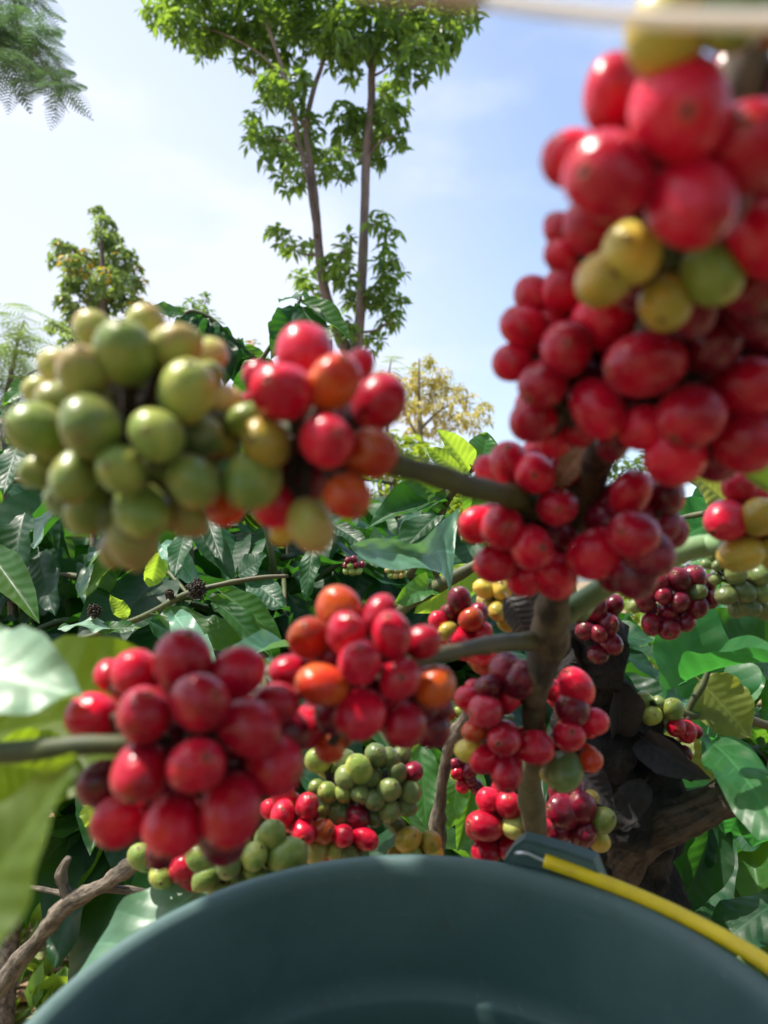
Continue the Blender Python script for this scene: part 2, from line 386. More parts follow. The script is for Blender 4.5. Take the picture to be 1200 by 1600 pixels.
# ------------------------------------------------------------------ ground
def ground_z(x, y): return .10*noise.noise(Vector((x*.35, y*.35, 0)))+.03*noise.noise(Vector((x*1.7, y*1.7, 3)))
def build_ground():
    m, t, n, l = newmat('soil_and_litter')
    g = n.new('ShaderNodeTexCoord')
    vo = n.new('ShaderNodeTexVoronoi'); vo.inputs['Scale'].default_value = 22; l.new(g.outputs['Object'], vo.inputs['Vector'])
    a = noise_(n, l, g.outputs['Object'], 1.1, 6, .65)
    c = mix_(n, l, vo.outputs['Color'], (.16, .09, .05), (.42, .29, .19))
    c = mix_(n, l, smooth_(n, l, a, .50, .62), c, (.09, .15, .03))
    b = n.new('ShaderNodeBsdfPrincipled'); l.new(c, b.inputs['Base Color']); b.inputs['Roughness'].default_value = .9
    l.new(bump_(n, l, vo.outputs['Distance'], .8, .03), b.inputs['Normal'])
    o = n.new('ShaderNodeOutputMaterial'); l.new(b.outputs[0], o.inputs[0])
    xs = [math.copysign(abs(k/40)**2.6*150, k) for k in range(-40, 41)]
    V = [(x, y, ground_z(x, y)) for y in xs for x in xs]; N = len(xs)
    Fc = [(j*N+i, j*N+i+1, (j+1)*N+i+1, (j+1)*N+i) for j in range(N-1) for i in range(N-1)]
    o = part('ground', mesh('ground', V, Fc, m)); tag(o, 'brown soil strewn with dead leaves under the coffee plants', 'ground', kind='structure')
build_ground()
def flakes(name, mat, n, ymin, ymax, smin, smax, label, cat, erect=0.):
    rn = random.Random(3); mb = MB()
    for k in range(n):
        y = ymin+(ymax-ymin)*rn.random()**1.5; x = (rn.random()*2-1)*(.9+y*.62); s = rn.uniform(smin, smax)
        p = Vector((x, y, ground_z(x, y)+rn.uniform(.002, .03)))
        q = Matrix.Rotation(rn.random()*6.28, 3, 'Z') @ Matrix.Rotation(rn.uniform(-.6, .6)+erect*rn.uniform(.4, 1.2), 3, 'X')
        w = s*rn.uniform(.2, .3); c = rn.uniform(-.3, .4)*s
        pts = [(0, 0, 0), (w, s*.35, c), (w*.7, s*.7, c), (0, s, 0), (-w*.7, s*.7, c), (-w, s*.35, c), (0, s*.5, 0)]
        mb.poly([p+q @ Vector(v) for v in pts], [(0, 1, 6), (1, 2, 6), (2, 3, 6), (3, 4, 6), (4, 5, 6), (5, 0, 6)])
    o = mb.build(name, mat); tag(o, label, cat, kind='stuff')
flakes('leaf_litter', crown_mat('litter', ((.20, .11, .06), (.48, .34, .23)), (.3, .15, .05), .15, .8), 9000, 1.2, 9, .04, .12, 'dry brown leaf litter scattered over the soil', 'leaf litter')
flakes('ground_weeds', crown_mat('weeds', ((.06, .13, .02), (.14, .26, .03)), (.45, .62, .04), .45, .5), 9000, 2.2, 14, .05, .14, 'low green weeds growing between the litter', 'weeds', 1.)

# ------------------------------------------------------------------ trees
def crown(name, blobs, D, per, leaf, mat, parent, seed, droop=.5, ros=7, lw=.3, depth=1.0, pinnate=False, pw=.38):
    """blobs (px,py,rpx); clumps of leaves through each blob's volume; one mesh"""
    rn = random.Random(seed); mb = MB()
    for (bx, by, br) in blobs:
        c = P(bx, by, D + rn.uniform(-.5, .5)*depth); rad = br*D/F
        nn = max(3, int(per*(br/40)**2))
        for k in range(nn):
            u = Vector((rn.gauss(0, 1), rn.gauss(0, 1), rn.gauss(0, 1))).normalized()
            rr = rad*rn.random()**.45
            c0 = c + Vector((u.x, u.y*1.2, u.z*.85))*rr
            out = (u*.8+Vector((0, 0, .5))).normalized()
            q0 = out.to_track_quat('Z', 'Y').to_matrix()
            if pinnate:
                # a feathery compound leaf: rachis with rows of narrow leaflets
                L = leaf*rn.uniform(.7, 1.2); az = rn.random()*6.28; dr = rn.uniform(-.9, .3)
                d = (Vector((math.cos(az), math.sin(az), dr))).normalized(); s = d.cross(Vector((0, 0, 1))).normalized(); upv = s.cross(d)
                for j in range(pinnate):
                    tt = (j+1)/pinnate; o_ = c0 + d*L*tt - Vector((0, 0, .35*L*tt*tt)); ll = L*.32*math.sin(math.pi*(.15+.8*tt))
                    for sg in (-1, 1):
                        e = o_+s*sg*ll+d*ll*.35-Vector((0, 0, ll*.25)); w = d*L/pinnate*pw
                        mb.poly([o_-w*.4, o_+w*.4, e+w*.2, e-w*.2], [(0, 1, 2, 3)])
                continue
            for j in range(ros):
                az = 6.283*j/ros+rn.random()*.7; L = leaf*rn.uniform(.65, 1.15)
                h = Vector((math.cos(az), math.sin(az), rn.uniform(-droop, .35))); d = (q0 @ h); d.z -= droop*.5; d.normalize()
                s = d.cross(Vector((rn.uniform(-.4, .4), rn.uniform(-.4, .4), 1))); 
                if s.length < .05: s = d.orthogonal()
                s.normalize(); nrm = s.cross(d); w = L*lw*.5
                a = c0+d*L*.08; m1 = a+d*L*.4-Vector((0, 0, .02*L)); e = a+d*L-Vector((0, 0, .18*L))
                mb.poly([a, m1+s*w+nrm*w*.3, m1+d*L*.3+s*w*.6+nrm*w*.15, e, m1+d*L*.3-s*w*.6+nrm*w*.15, m1-s*w+nrm*w*.3, m1+d*L*.05-nrm*.0],
                        [(0, 1, 6), (1, 2, 3, 6), (3, 4, 5, 6), (5, 0, 6)])
    return mb.build(name, mat, parent, smooth=False)
def limb(parent, name, pts, D, mat, rough=.08, seg=9):
    """pts (px,py,radius px[,ddepth])"""
    mb = MB(); v = [P(p[0], p[1], D+(p[3] if len(p) > 3 else 0)) for p in pts]; r = [p[2]*D/F*.85 for p in pts]
    return mb.tube(v, r, seg, 5, rough, 4).build(name, mat, parent)
def foot(px, D):
    v = P(px, 900, D); return Vector((v.x, v.y, 0))

# tall two-stemmed shade tree
D = 12.0; t = thing('shade_tree', 'tall tree with two slender trunks forking upward in the middle of the sky', 'tree', foot(560, D))
mC = crown_mat('shade_tree_foliage', ((.010, .050, .032), (.085, .19, .05)), (.46, .70, .06), .40, .42)
limb(t, 'trunk', [(552, 1020, 17), (556, 800, 15), (556, 640, 13), (555, 560, 12), (562, 500, 9.5), (566, 420, 9), (570, 320, 8.5), (572, 250, 8), (580, 160, 7.5), (582, 100, 6.5), (600, 30, 5), (625, -80, 3)], D, M_trunk)
limb(t, 'trunk', [(553, 575, 12), (540, 545, 11), (515, 480, 9.5), (503, 430, 9), (497, 380, 8), (492, 310, 7.5), (484, 250, 6), (478, 200, 5), (490, 140, 4.5), (505, 95, 4), (520, 20, 3), (530, -60, 2)], D, M_trunk)
limb(t, 'branch', [(496, 370, 5), (487, 320, 4.5), (481, 280, 4), (462, 200, 4), (445, 120, 4), (418, 40, 3.4), (390, -40, 2.5)], D-.1, M_trunk)
limb(t, 'branch', [(581, 110, 5), (568, 85, 4), (545, 40, 3.2), (530, -40, 2.5)], D+.1, M_trunk)
limb(t, 'branch', [(590, 70, 5), (620, 30, 4), (660, 0, 3)], D-.1, M_trunk)
for pts_ in ([(581, 120, 3), (600, 110, 2), (625, 90, 1.6), (650, 95, 1)], [(484, 250, 3), (455, 225, 2), (430, 215, 1.2)], [(478, 200, 3), (450, 165, 2), (425, 140, 1.4), (380, 100, 1)], [(445, 120, 3), (400, 80, 2), (340, 50, 1.5), (270, 35, 1)],
             [(572, 250, 3), (590, 225, 2), (620, 210, 1)], [(572, 260, 3), (550, 235, 2), (530, 235, 1)], [(505, 95, 2.6), (530, 80, 1.8), (560, 40, 1.2)], [(600, 30, 3), (640, 60, 2), (690, 50, 1.4), (725, 30, 1)], [(568, 350, 2.6), (590, 350, 1.6), (605, 345, 1)], [(560, 520, 3), (590, 515, 2), (612, 500, 1.2)], [(500, 420, 2.6), (530, 400, 1.6), (545, 380, 1)]):
    limb(t, 'branch', pts_, D, M_trunk, seg=6)
limb(t, 'branch', [(500, 398, 3), (470, 396, 2), (440, 375, 1.5)], D, M_trunk)
limb(t, 'branch', [(566, 470, 3.4), (590, 440, 2.5), (615, 400, 2)], D, M_trunk)
tb = [(255, 15, 32), (275, 40, 32), (310, 55, 42), (350, 40, 45), (300, -10, 50), (390, 70, 42), (425, 95, 35), (425, 135, 32), (450, 150, 32), (395, 190, 18), (395, 212, 18), (425, 215, 26),
      (440, 250, 30), (465, 235, 36), (455, 285, 22), (495, 250, 36), (480, 200, 30), (530, 255, 28), (550, 205, 42), (585, 190, 40), (615, 180, 25), (620, 215, 22), (575, 235, 30), (610, 140, 24), (625, 150, 16), (535, 175, 26),
      (470, 60, 45), (520, 60, 45), (500, 20, 50), (560, 40, 50), (430, 20, 45), (545, 100, 30), (610, 60, 48), (655, 90, 42), (690, 50, 45), (725, 25, 32), (640, 20, 55), (700, 0, 40), (665, 60, 40), (640, 115, 20), (470, 120, 22), (400, 0, 50), (340, -40, 60), (460, -50, 70), (580, -50, 80), (690, -50, 60),
      (440, 370, 17), (460, 385, 17), (428, 362, 10), (485, 385, 10), (535, 385, 20), (520, 420, 28), (470, 430, 18), (485, 455, 20), (540, 430, 26), (595, 345, 18), (610, 370, 20), (600, 400, 22), (615, 430, 24), (590, 460, 34), (555, 470, 30), (605, 500, 26), (585, 530, 22), (535, 510, 25), (620, 470, 15), (545, 365, 14)]
crown('crown', [(a, b, c*.97) for a, b, c in tb], D, 32, .20, mC, t, 11, .45, 6, .42, 1.8)
# tree with orange flush at the left
D = 14.0; t = thing('flushing_tree', 'conical dense tree with orange young leaves standing at the left', 'tree', foot(158, D))
mC = crown_mat('flushing_foliage', ((.06, .13, .08), (.18, .28, .09)), (.45, .62, .10), .36, .45, (.62, .38, .03), .35)  # leaf colours lightened to stand in for haze
limb(t, 'trunk', [(160, 1020, 12), (160, 700, 10), (160, 520, 8), (160, 420, 5), (157, 340, 2)], D, M_trunk)
crown('crown', [(155, 335, 13), (165, 350, 16), (160, 370, 22), (180, 375, 18), (190, 400, 22), (160, 410, 25), (105, 390, 20), (88, 385, 12), (85, 405, 12), (115, 415, 22), (130, 400, 14), (200, 425, 22), (215, 445, 16), (170, 440, 28), (130, 440, 24), (105, 445, 18), (100, 470, 16), (190, 465, 28), (150, 475, 28), (120, 490, 22), (210, 480, 20), (90, 510, 16), (115, 530, 22), (160, 520, 32), (200, 520, 30), (140, 560, 35), (190, 570, 40)], D, 88, .15, mC, t, 5, .4, 7, .46, 1.5)
# feathery pale tree, left edge
D = 9.0; t = thing('feathery_tree', 'pale feathery tree low at the left edge of the sky', 'tree', foot(20, D))
mF = crown_mat('feathery_foliage', ((.10, .17, .07), (.16, .25, .09)), (.4, .55, .12), .45, .5)
limb(t, 'trunk', [(0, 1050, 9), (5, 700, 7), (22, 560, 4), (38, 500, 1.5)], D, M_trunk)
limb(t, 'branch', [(8, 640, 4), (40, 590, 2.5), (66, 575, 1.2)], D, M_trunk)
crown('crown', [(15, 505, 20), (38, 500, 22), (55, 520, 20), (10, 540, 26), (35, 555, 28), (20, 590, 30), (55, 590, 25), (0, 620, 30), (40, 630, 30), (-30, 560, 50)], D, 60, .42, mF, t, 8, pinnate=9)
# feathery branch overhead, top left
D = 4.2; t = thing('mimosa_tree', 'feathery leaved tree reaching down into the top left corner', 'tree', foot(-420, D))
mM = crown_mat('mimosa_foliage', ((.02, .06, .03), (.05, .11, .05)), (.16, .30, .09), .32, .5)
limb(t, 'trunk', [(-420, 1100, 26), (-430, 700, 22), (-440, 300, 18), (-400, 0, 14), (-380, -250, 8)], D, M_trunk)
limb(t, 'branch', [(-425, 100, 12), (-250, -60, 8), (-80, -70, 5), (10, -30, 3), (28, 40, 2.2), (60, 90, 1.6), (92, 135, .9)], D, M_trunk)
limb(t, 'branch', [(-80, -70, 4), (-30, 0, 2.4), (0, 70, 1.4), (15, 110, .8)], D, M_trunk)
crown('crown', [(20, -10, 16), (55, -5, 14), (68, 12, 10), (15, 20, 14), (22, 45, 15), (40, 50, 12), (48, 62, 14), (62, 72, 15), (78, 88, 14), (62, 100, 16), (88, 112, 14), (70, 125, 12), (95, 130, 14), (5, 90, 16), (15, 120, 8), (-15, 60, 30), (55, 40, 10), (104, 142, 9), (-60, 0, 60), (-140, -50, 60)], D, 95, .17, mM, t, 9, pinnate=14, pw=.62)
# golden small-leaved tree behind the fruit
D = 10.0; t = thing('golden_tree', 'small tree with sparse golden brown leaves right of the mixed cherries', 'tree', foot(657, D))
mG = crown_mat('golden_foliage', ((.30, .28, .08), (.58, .48, .16)), (.85, .75, .16), .4, .5, (.5, .5, .06), .5)
limb(t, 'trunk', [(660, 1050, 7), (659, 760, 6), (657, 680, 5), (655, 620, 3), (655, 560, 1.2)], D, M_grey)
limb(t, 'branch', [(658, 670, 3), (690, 640, 2), (735, 620, 1)], D, M_grey)
limb(t, 'branch', [(657, 690, 3), (635, 650, 2), (620, 610, 1)], D, M_grey)
crown('crown', [(755, 640, 16), (600, 640, 20), (610, 600, 18), (690, 590, 20), (715, 610, 18), (670, 570, 14), (655, 572, 11), (652, 590, 17), (640, 605, 20), (672, 600, 20), (660, 625, 26), (690, 610, 20), (685, 640, 24), (715, 630, 15), (735, 625, 14), (752, 645, 12), (730, 655, 18), (705, 660, 22), (640, 640, 24), (625, 625, 16), (690, 675, 20), (650, 670, 22), (740, 670, 14), (764, 658, 7), (670, 560, 7)], D, 78, .095, mG, t, 21, .4, 6, .34, 1.0)
# thin feathery tree behind
D = 15.0; t = thing('feathery_tree', 'thin feathery green tree just behind the foot of the tall tree', 'tree', foot(600, D))
limb(t, 'trunk', [(604, 1000, 6), (604, 700, 4), (606, 600, 2.5), (612, 560, 1)], D, M_trunk)
crown('crown', [(600, 572, 22), (625, 580, 20), (645, 575, 14), (590, 600, 25), (620, 610, 25), (700, 585, 10)], D, 40, .6, mF, t, 18, pinnate=8)
# sunlit yellow-green shrubs
mY = crown_mat('sunlit_shrub_foliage', ((.10, .20, .025), (.20, .30, .04)), (.6, .75, .05), .45, .45)
for (px, D, bl, lab, s) in ((625, 7, [(610, 690, 26), (640, 690, 22), (600, 720, 30), (640, 725, 28), (665, 705, 18), (690, 700, 14), (660, 740, 30), (620, 760, 30)], 'sunlit yellow green bush below the golden tree', 31),
                            (700, 5.5, [(715, 790, 26), (700, 830, 26), (735, 820, 22), (690, 870, 24), (725, 860, 28), (740, 900, 26), (700, 760, 22), (680, 800, 20)], 'bright yellow green bush glimpsed behind the folded pale leaf', 32),
                            (1000, 6, [(985, 930, 22), (1010, 960, 25), (985, 990, 28), (1005, 1030, 28), (975, 1060, 22), (1030, 1000, 24), (960, 960, 22), (1120, 740, 24), (1100, 700, 22), (1130, 780, 20)], 'bright sunlit bush showing between the dark trunk and the right leaves', 33)):
    t = thing('sunlit_bush', lab, 'bush', foot(px, D), 'sunlit bushes beyond the coffee plants')
    v = P(px, bl[2][1], D); f0 = foot(px, D)
    mb = MB()
    for k in range(4): mb.tube([f0+Vector((.05*k, 0, -.05)), (f0+v)/2+Vector((random.uniform(-.2, .2), 0, 0)), v+Vector((random.uniform(-.3, .3), random.uniform(-.2, .2), .1))], [.025, .02, .008], 6, 4)
    mb.build('stem', M_grey, t)
    crown('crown', bl, D, 30, .13, mY, t, s, .5, 6, .4, .8)
D = 7.0; t = thing('flowering_shrub', 'thin shrub with orange bud tips above the green cherries', 'shrub', foot(305, D))
limb(t, 'stem', [(300, 1000, 5), (302, 650, 4), (310, 520, 2), (325, 460, 1)], D, M_grey)
crown('crown', [(322, 465, 9), (300, 478, 12), (285, 492, 16), (318, 490, 14), (335, 505, 12), (262, 487, 9), (300, 520, 22), (345, 530, 14), (270, 540, 30), (330, 570, 26), (395, 545, 14), (410, 560, 12)], D, 60, .075, crown_mat('bud_foliage', ((.05, .11, .035), (.12, .2, .05)), (.3, .5, .06), .35, .5, (.6, .3, .05), .4), t, 41, .3, 6, .4, .8)
# far dense tree line on the horizon
mW = crown_mat('far_foliage', ((.035, .08, .03), (.08, .14, .04)), (.25, .4, .05), .35, .5)
DL = ['leftmost, outside the edge', 'below the flushing tree', 'behind the two upper bunches', 'left of the tall tree foot', 'behind the golden tree', 'behind the loaded stem', 'behind the right hand column', 'at the right edge', 'beyond the right edge']
for i, (px, D, top, w) in enumerate(((-150, 22, 700, 180), (60, 24, 660, 150), (260, 20, 700, 150), (430, 23, 690, 140), (600, 26, 730, 120), (800, 24, 720, 150), (1000, 22, 700, 150), (1200, 24, 680, 160), (1400, 22, 660, 160))):
    t = thing('distant_tree', 'far round crowned green tree on the horizon, '+DL[i], 'tree', foot(px, D), 'distant trees along the horizon')
    limb(t, 'trunk', [(px, 940, 6), (px+4, 840, 5), (px, top+60, 3)], D, M_trunk, seg=7)
    crown('crown', [(px+random.uniform(-.5, .5)*w, random.uniform(top+30, 900), random.uniform(30, 50)) for k in range(12)], D, 14, .4, mW, t, 60+i, .4, 5, .5, 2)

# ------------------------------------------------------------------ coffee bushes (background)
def stem_part(parent, pts, rad, mat, name='stem', seg=9, rough=.1, n=5, freq=60):
    return MB().tube(pts, rad, seg, n, rough, freq).build(name, mat, parent)
def coffee_bush(label, px, D, top, spread, seed, mks='dddm', nb=13, nodes=4, ll=(.15, .26), group='coffee bushes behind the picked branches', y0=.25):
    rn = random.Random(seed); f0 = foot(px, D); ht = P(px, top, D).z
    t = thing('coffee_bush', label, 'coffee bush', f0, group)
    top_p = f0+Vector((rn.uniform(-.1, .1), rn.uniform(-.1, .1), ht))
    stem_part(t, [f0-Vector((0, 0, .1)), f0*.55+top_p*.45+Vector((.04, .02, 0)), top_p], [.022, .017, .005], M_grey)
    cnt = 0
    for b in range(nb):
        h = y0*ht + (1-y0)*ht*(b+.6)/nb; s0 = f0*(1-h/ht)+top_p*(h/ht)+Vector((.04*math.sin(h*2), 0, 0))
        az = b*2.4+rn.uniform(-.4, .4); L = spread*(1.05-.55*(h/ht)**2)*rn.uniform(.8, 1.15)
        d = Vector((math.cos(az), math.sin(az), .25)).normalized()
        pts = [s0+d*L*q-Vector((0, 0, .45*L*q*q)) for q in (0, .35, .7, 1)]
        stem_part(t, pts, [.007, .006, .005, .003], M_green, 'branch', 6, 0, 4)
        for k in range(nodes):
            q = (k+1)/nodes; p = s0+d*L*q-Vector((0, 0, .45*L*q*q))
            for sg in (-1, 1):
                if cnt >= 100: break
                side = d.cross(Vector((0, 0, 1))).normalized()*sg
                dr = (side*rn.uniform(.5, 1)+d*rn.uniform(.3, .9)+Vector((0, 0, rn.uniform(-1.1, .1)))).normalized()
                l_ = rn.uniform(*ll); up = Vector((rn.uniform(-.3, .3), rn.uniform(-.5, .1), 1))
                put_leaf(t, p+dr*.012, p+dr*l_, l_*rn.uniform(.42, .52), rn.choice(mks), up); cnt += 1
    return t
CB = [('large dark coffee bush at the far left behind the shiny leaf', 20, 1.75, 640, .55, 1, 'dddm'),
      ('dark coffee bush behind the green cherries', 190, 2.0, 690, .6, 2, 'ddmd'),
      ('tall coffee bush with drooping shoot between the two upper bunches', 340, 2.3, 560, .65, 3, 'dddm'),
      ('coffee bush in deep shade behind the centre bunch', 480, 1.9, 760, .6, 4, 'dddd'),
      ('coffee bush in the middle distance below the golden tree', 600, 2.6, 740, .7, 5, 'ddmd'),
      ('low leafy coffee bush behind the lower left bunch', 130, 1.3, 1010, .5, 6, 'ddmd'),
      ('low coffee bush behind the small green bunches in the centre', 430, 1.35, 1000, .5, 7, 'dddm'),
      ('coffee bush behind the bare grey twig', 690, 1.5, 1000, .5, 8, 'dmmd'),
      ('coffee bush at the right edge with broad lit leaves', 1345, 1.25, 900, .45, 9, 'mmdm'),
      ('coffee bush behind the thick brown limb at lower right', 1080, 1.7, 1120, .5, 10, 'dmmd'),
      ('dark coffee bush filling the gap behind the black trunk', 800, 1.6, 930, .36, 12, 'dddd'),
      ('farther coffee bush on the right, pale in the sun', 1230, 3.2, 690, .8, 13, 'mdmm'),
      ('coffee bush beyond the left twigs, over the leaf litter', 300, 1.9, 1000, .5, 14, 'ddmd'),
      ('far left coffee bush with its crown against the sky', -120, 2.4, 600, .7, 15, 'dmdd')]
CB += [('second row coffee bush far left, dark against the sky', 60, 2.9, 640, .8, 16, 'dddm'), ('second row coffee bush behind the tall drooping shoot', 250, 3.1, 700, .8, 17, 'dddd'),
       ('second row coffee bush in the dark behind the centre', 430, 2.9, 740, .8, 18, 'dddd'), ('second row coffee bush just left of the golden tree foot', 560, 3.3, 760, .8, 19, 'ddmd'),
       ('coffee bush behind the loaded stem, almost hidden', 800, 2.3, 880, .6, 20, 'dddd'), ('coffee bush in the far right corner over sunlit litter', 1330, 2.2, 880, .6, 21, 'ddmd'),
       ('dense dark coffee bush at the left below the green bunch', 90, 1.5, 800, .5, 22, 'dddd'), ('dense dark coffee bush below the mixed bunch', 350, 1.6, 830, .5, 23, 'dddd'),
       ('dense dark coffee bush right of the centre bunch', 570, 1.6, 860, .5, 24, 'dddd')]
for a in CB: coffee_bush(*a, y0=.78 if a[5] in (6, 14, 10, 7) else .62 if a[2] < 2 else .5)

# unseen plants added behind and above the camera to block sky fill
for k, (x, y, hh) in enumerate(((-.9, -.5, 2.1), (.1, -.9, 2.2), (.95, -.55, 2.1), (1.3, .15, 2.0))):
    v = Vector((x, y, 0)); nm = ('left behind the picker', 'straight behind the picker', 'right behind the picker', 'right beside the picker')[k]
    rn = random.Random(50+k); t = thing('coffee_bush', 'tall coffee bush '+nm+', added unseen to block sky light', 'coffee bush', v, 'coffee bushes behind the picked branches')
    stem_part(t, [v, v+Vector((.03, 0, hh*.5)), v+Vector((0, .02, hh))], [.022, .017, .006], M_grey)
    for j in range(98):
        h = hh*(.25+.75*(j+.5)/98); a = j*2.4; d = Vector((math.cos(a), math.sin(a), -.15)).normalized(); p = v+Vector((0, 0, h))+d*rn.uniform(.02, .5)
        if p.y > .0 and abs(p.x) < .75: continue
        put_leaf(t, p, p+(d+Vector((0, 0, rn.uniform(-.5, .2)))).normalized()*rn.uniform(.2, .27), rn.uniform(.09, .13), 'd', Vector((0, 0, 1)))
t = thing('shade_tree', 'broad shade tree behind the picker, added unseen to block sky light', 'tree', Vector((.8, -4.5, 0)))
MB().tube([Vector((.8, -4.5, -.1)), Vector((.8, -4.4, 2)), Vector((.5, -3.8, 4.2)), Vector((.2, -3, 5.5))], [.16, .13, .09, .03], 10, 5).build('trunk', M_trunk, t)
rn = random.Random(3); mb = MB()
for k in range(3500):
    u = Vector((rn.gauss(0, 1), rn.gauss(0, 1), rn.gauss(0, 1))).normalized()*rn.random()**.4
    c0 = Vector((.6+u.x*3.2, -3.3+u.y*2.4, 4.6+u.z*1.4)); a = rn.random()*6.28; L = rn.uniform(.2, .32)
    d = Vector((math.cos(a), math.sin(a), rn.uniform(-.6, .2))).normalized(); s_ = d.cross(Vector((0, 0, 1))).normalized()*L*.22
    mb.poly([c0, c0+d*L*.5+s_, c0+d*L, c0+d*L*.5-s_], [(0, 1, 2, 3)])
mb.build('crown', crown_mat('broad_tree_foliage', ((.035, .09, .03), (.07, .15, .03)), (.3, .5, .05)), t, smooth=False)

# sprig shoots against the sky
t = thing('coffee_shoot', 'dark ribbed coffee leaves on a shoot tip rising against the sky above the red cherries', 'coffee shoot', P(440, 900, 1.3))
stem_part(t, [P(430, 900, 1.35), P(380, 600, 1.33), P(410, 560, 1.3), P(463, 480, 1.3), P(470, 462, 1.3)], [.006, .005, .004, .003, .002], M_green)
for b, e, w, mk, sh in (((468, 476, 1.3), (515, 548, 1.2), 40, 'd', 0), ((470, 470, 1.3), (548, 512, 1.25), 32, 'm', 3), ((465, 478, 1.3), (424, 545, 1.25), 38, 'd', 1), ((468, 466, 1.3), (436, 462, 1.35), 26, 'd', 0),
                     ((460, 490, 1.3), (400, 545, 1.35), 26, 'd', 5), ((462, 492, 1.3), (520, 575, 1.35), 30, 'd', 3), ((395, 575, 1.3), (372, 640, 1.3), 30, 'd', 5), ((408, 562, 1.3), (398, 630, 1.3), 30, 'd', 1), ((475, 470, 1.3), (500, 455, 1.35), 22, 'm', 1)):
    pleaf(t, b, e, w*1.35, mk, shape=sh, up=Vector((.25, -.9, .5)))
t = thing('coffee_shoot', 'drooping dark coffee shoot bending right behind the green bunch', 'coffee shoot', P(320, 900, 1.4))
stem_part(t, [P(300, 900, 1.4), P(275, 620, 1.4), P(285, 500, 1.4), P(320, 492, 1.4), P(365, 530, 1.4), P(400, 560, 1.4)], [.007, .006, .005, .004, .003, .002], M_green)
for b, e, w, mk, sh in (((290, 490, 1.4), (228, 478, 1.35), 24, 'm', 0), ((300, 490, 1.4), (276, 550, 1.35), 30, 'd', 1), ((318, 492, 1.4), (300, 560, 1.35), 30, 'd', 0), ((330, 500, 1.4), (320, 575, 1.35), 28, 'd', 5),
                     ((345, 512, 1.4), (352, 590, 1.35), 34, 'd', 1), ((360, 525, 1.4), (375, 600, 1.38), 32, 'd', 0), ((378, 540, 1.4), (418, 585, 1.4), 26, 'm', 3), ((395, 555, 1.4), (380, 625, 1.4), 30, 'd', 5), ((372, 535, 1.4), (400, 545, 1.45), 22, 'm', 1),
                     ((285, 510, 1.4), (250, 560, 1.4), 28, 'd', 1), ((400, 560, 1.4), (430, 610, 1.4), 26, 'd', 5)):
    pleaf(t, b, e, w*1.35, mk, shape=sh, up=Vector((.2, -.85, .5)))
# ------------------------------------------------------------------ main coffee plant
mp_ = thing('coffee_plant', 'coffee stem loaded with cherries rising through the middle right, nearest plant', 'coffee plant', foot(850, .45))
def pstem(parent, pts, mat, name='branch', seg=12, rough=.17, freq=80, n=6):
    """pts (px,py,d,rpx)"""
    return MB().tube([P(a, b, d) for a, b, d, r in pts], [r*d/F for a, b, d, r in pts], seg, n, rough, freq).build(name, mat, parent)
f0 = foot(850, .5)
mb = MB(); pts = [(838, 1400, .45, 19), (835, 1290, .41, 20), (828, 1230, .39, 18), (835, 1180, .375, 18), (832, 1110, .355, 19), (842, 1060, .34, 22), (856, 1010, .335, 28), (862, 975, .325, 30), (868, 930, .31, 25), (885, 860, .295, 24), (905, 795, .28, 25), (935, 720, .26, 27), (975, 620, .22, 30), (1040, 480, .19, 32), (1100, 330, .165, 34), (1150, 160, .15, 34), (1190, 0, .145, 34), (1220, -150, .14, 30)]
V = [P(a, b, d) for a, b, d, r in pts]; r_ = [r*d/F for a, b, d, r in pts]
mb.tube([f0-Vector((0, 0, .1)), f0+Vector((0, 0, .4)), f0+Vector((0, -.02, .8))]+V, [.013, .011, .009]+r_, 16, 6, .16, 70).build('stem', M_stem, mp_)
pstem(mp_, [(845, 800, .27, 22), (800, 775, .245, 19), (740, 762, .215, 19), (680, 742, .195, 20), (620, 728, .183, 20), (520, 690, .187, 18), (420, 670, .19, 18), (330, 655, .187, 17), (200, 660, .182, 15), (110, 665, .178, 10)], M_green)
pstem(mp_, [(850, 1000, .335, 16), (815, 1003, .32, 14), (760, 1008, .29, 14), (700, 1020, .26, 12), (640, 1035, .24, 12), (560, 1060, .232, 12), (480, 1080, .228, 10), (450, 1090, .225, 6)], M_green)
pstem(mp_, [(885, 962, .33, 16), (900, 948, .325, 17), (925, 930, .315, 18), (952, 913, .305, 17)], M_stub, 'pruned_stub', rough=.06)
pstem(mp_, [(905, 960, .33, 14), (960, 900, .35, 14), (1040, 870, .35, 20), (1075, 858, .345, 19), (1120, 850, .34, 17), (1190, 840, .30, 14), (1260, 830, .28, 12)], M_stub, 'branch', rough=.06)
o = pleaf(mp_, (868, 760, .25), (925, 690, .235), 46, 'o', shape=4, up=Vector((-.3, -.9, .2))); o.name = 'bark_flap'
# dried grey leaf at the node
o = pleaf(mp_, (792, 930, .36), (835, 1000, .35), 52, 'x', shape=5, up=Vector((.1, -1, .1)), label='shrivelled grey dead leaf'); o.name = 'dead_leaf'
o = pleaf(mp_, (800, 925, .365), (862, 958, .36), 44, 'x', shape=5, up=Vector((-.3, -.8, .5)), label='shrivelled grey dead leaf'); o.name = 'dead_leaf'
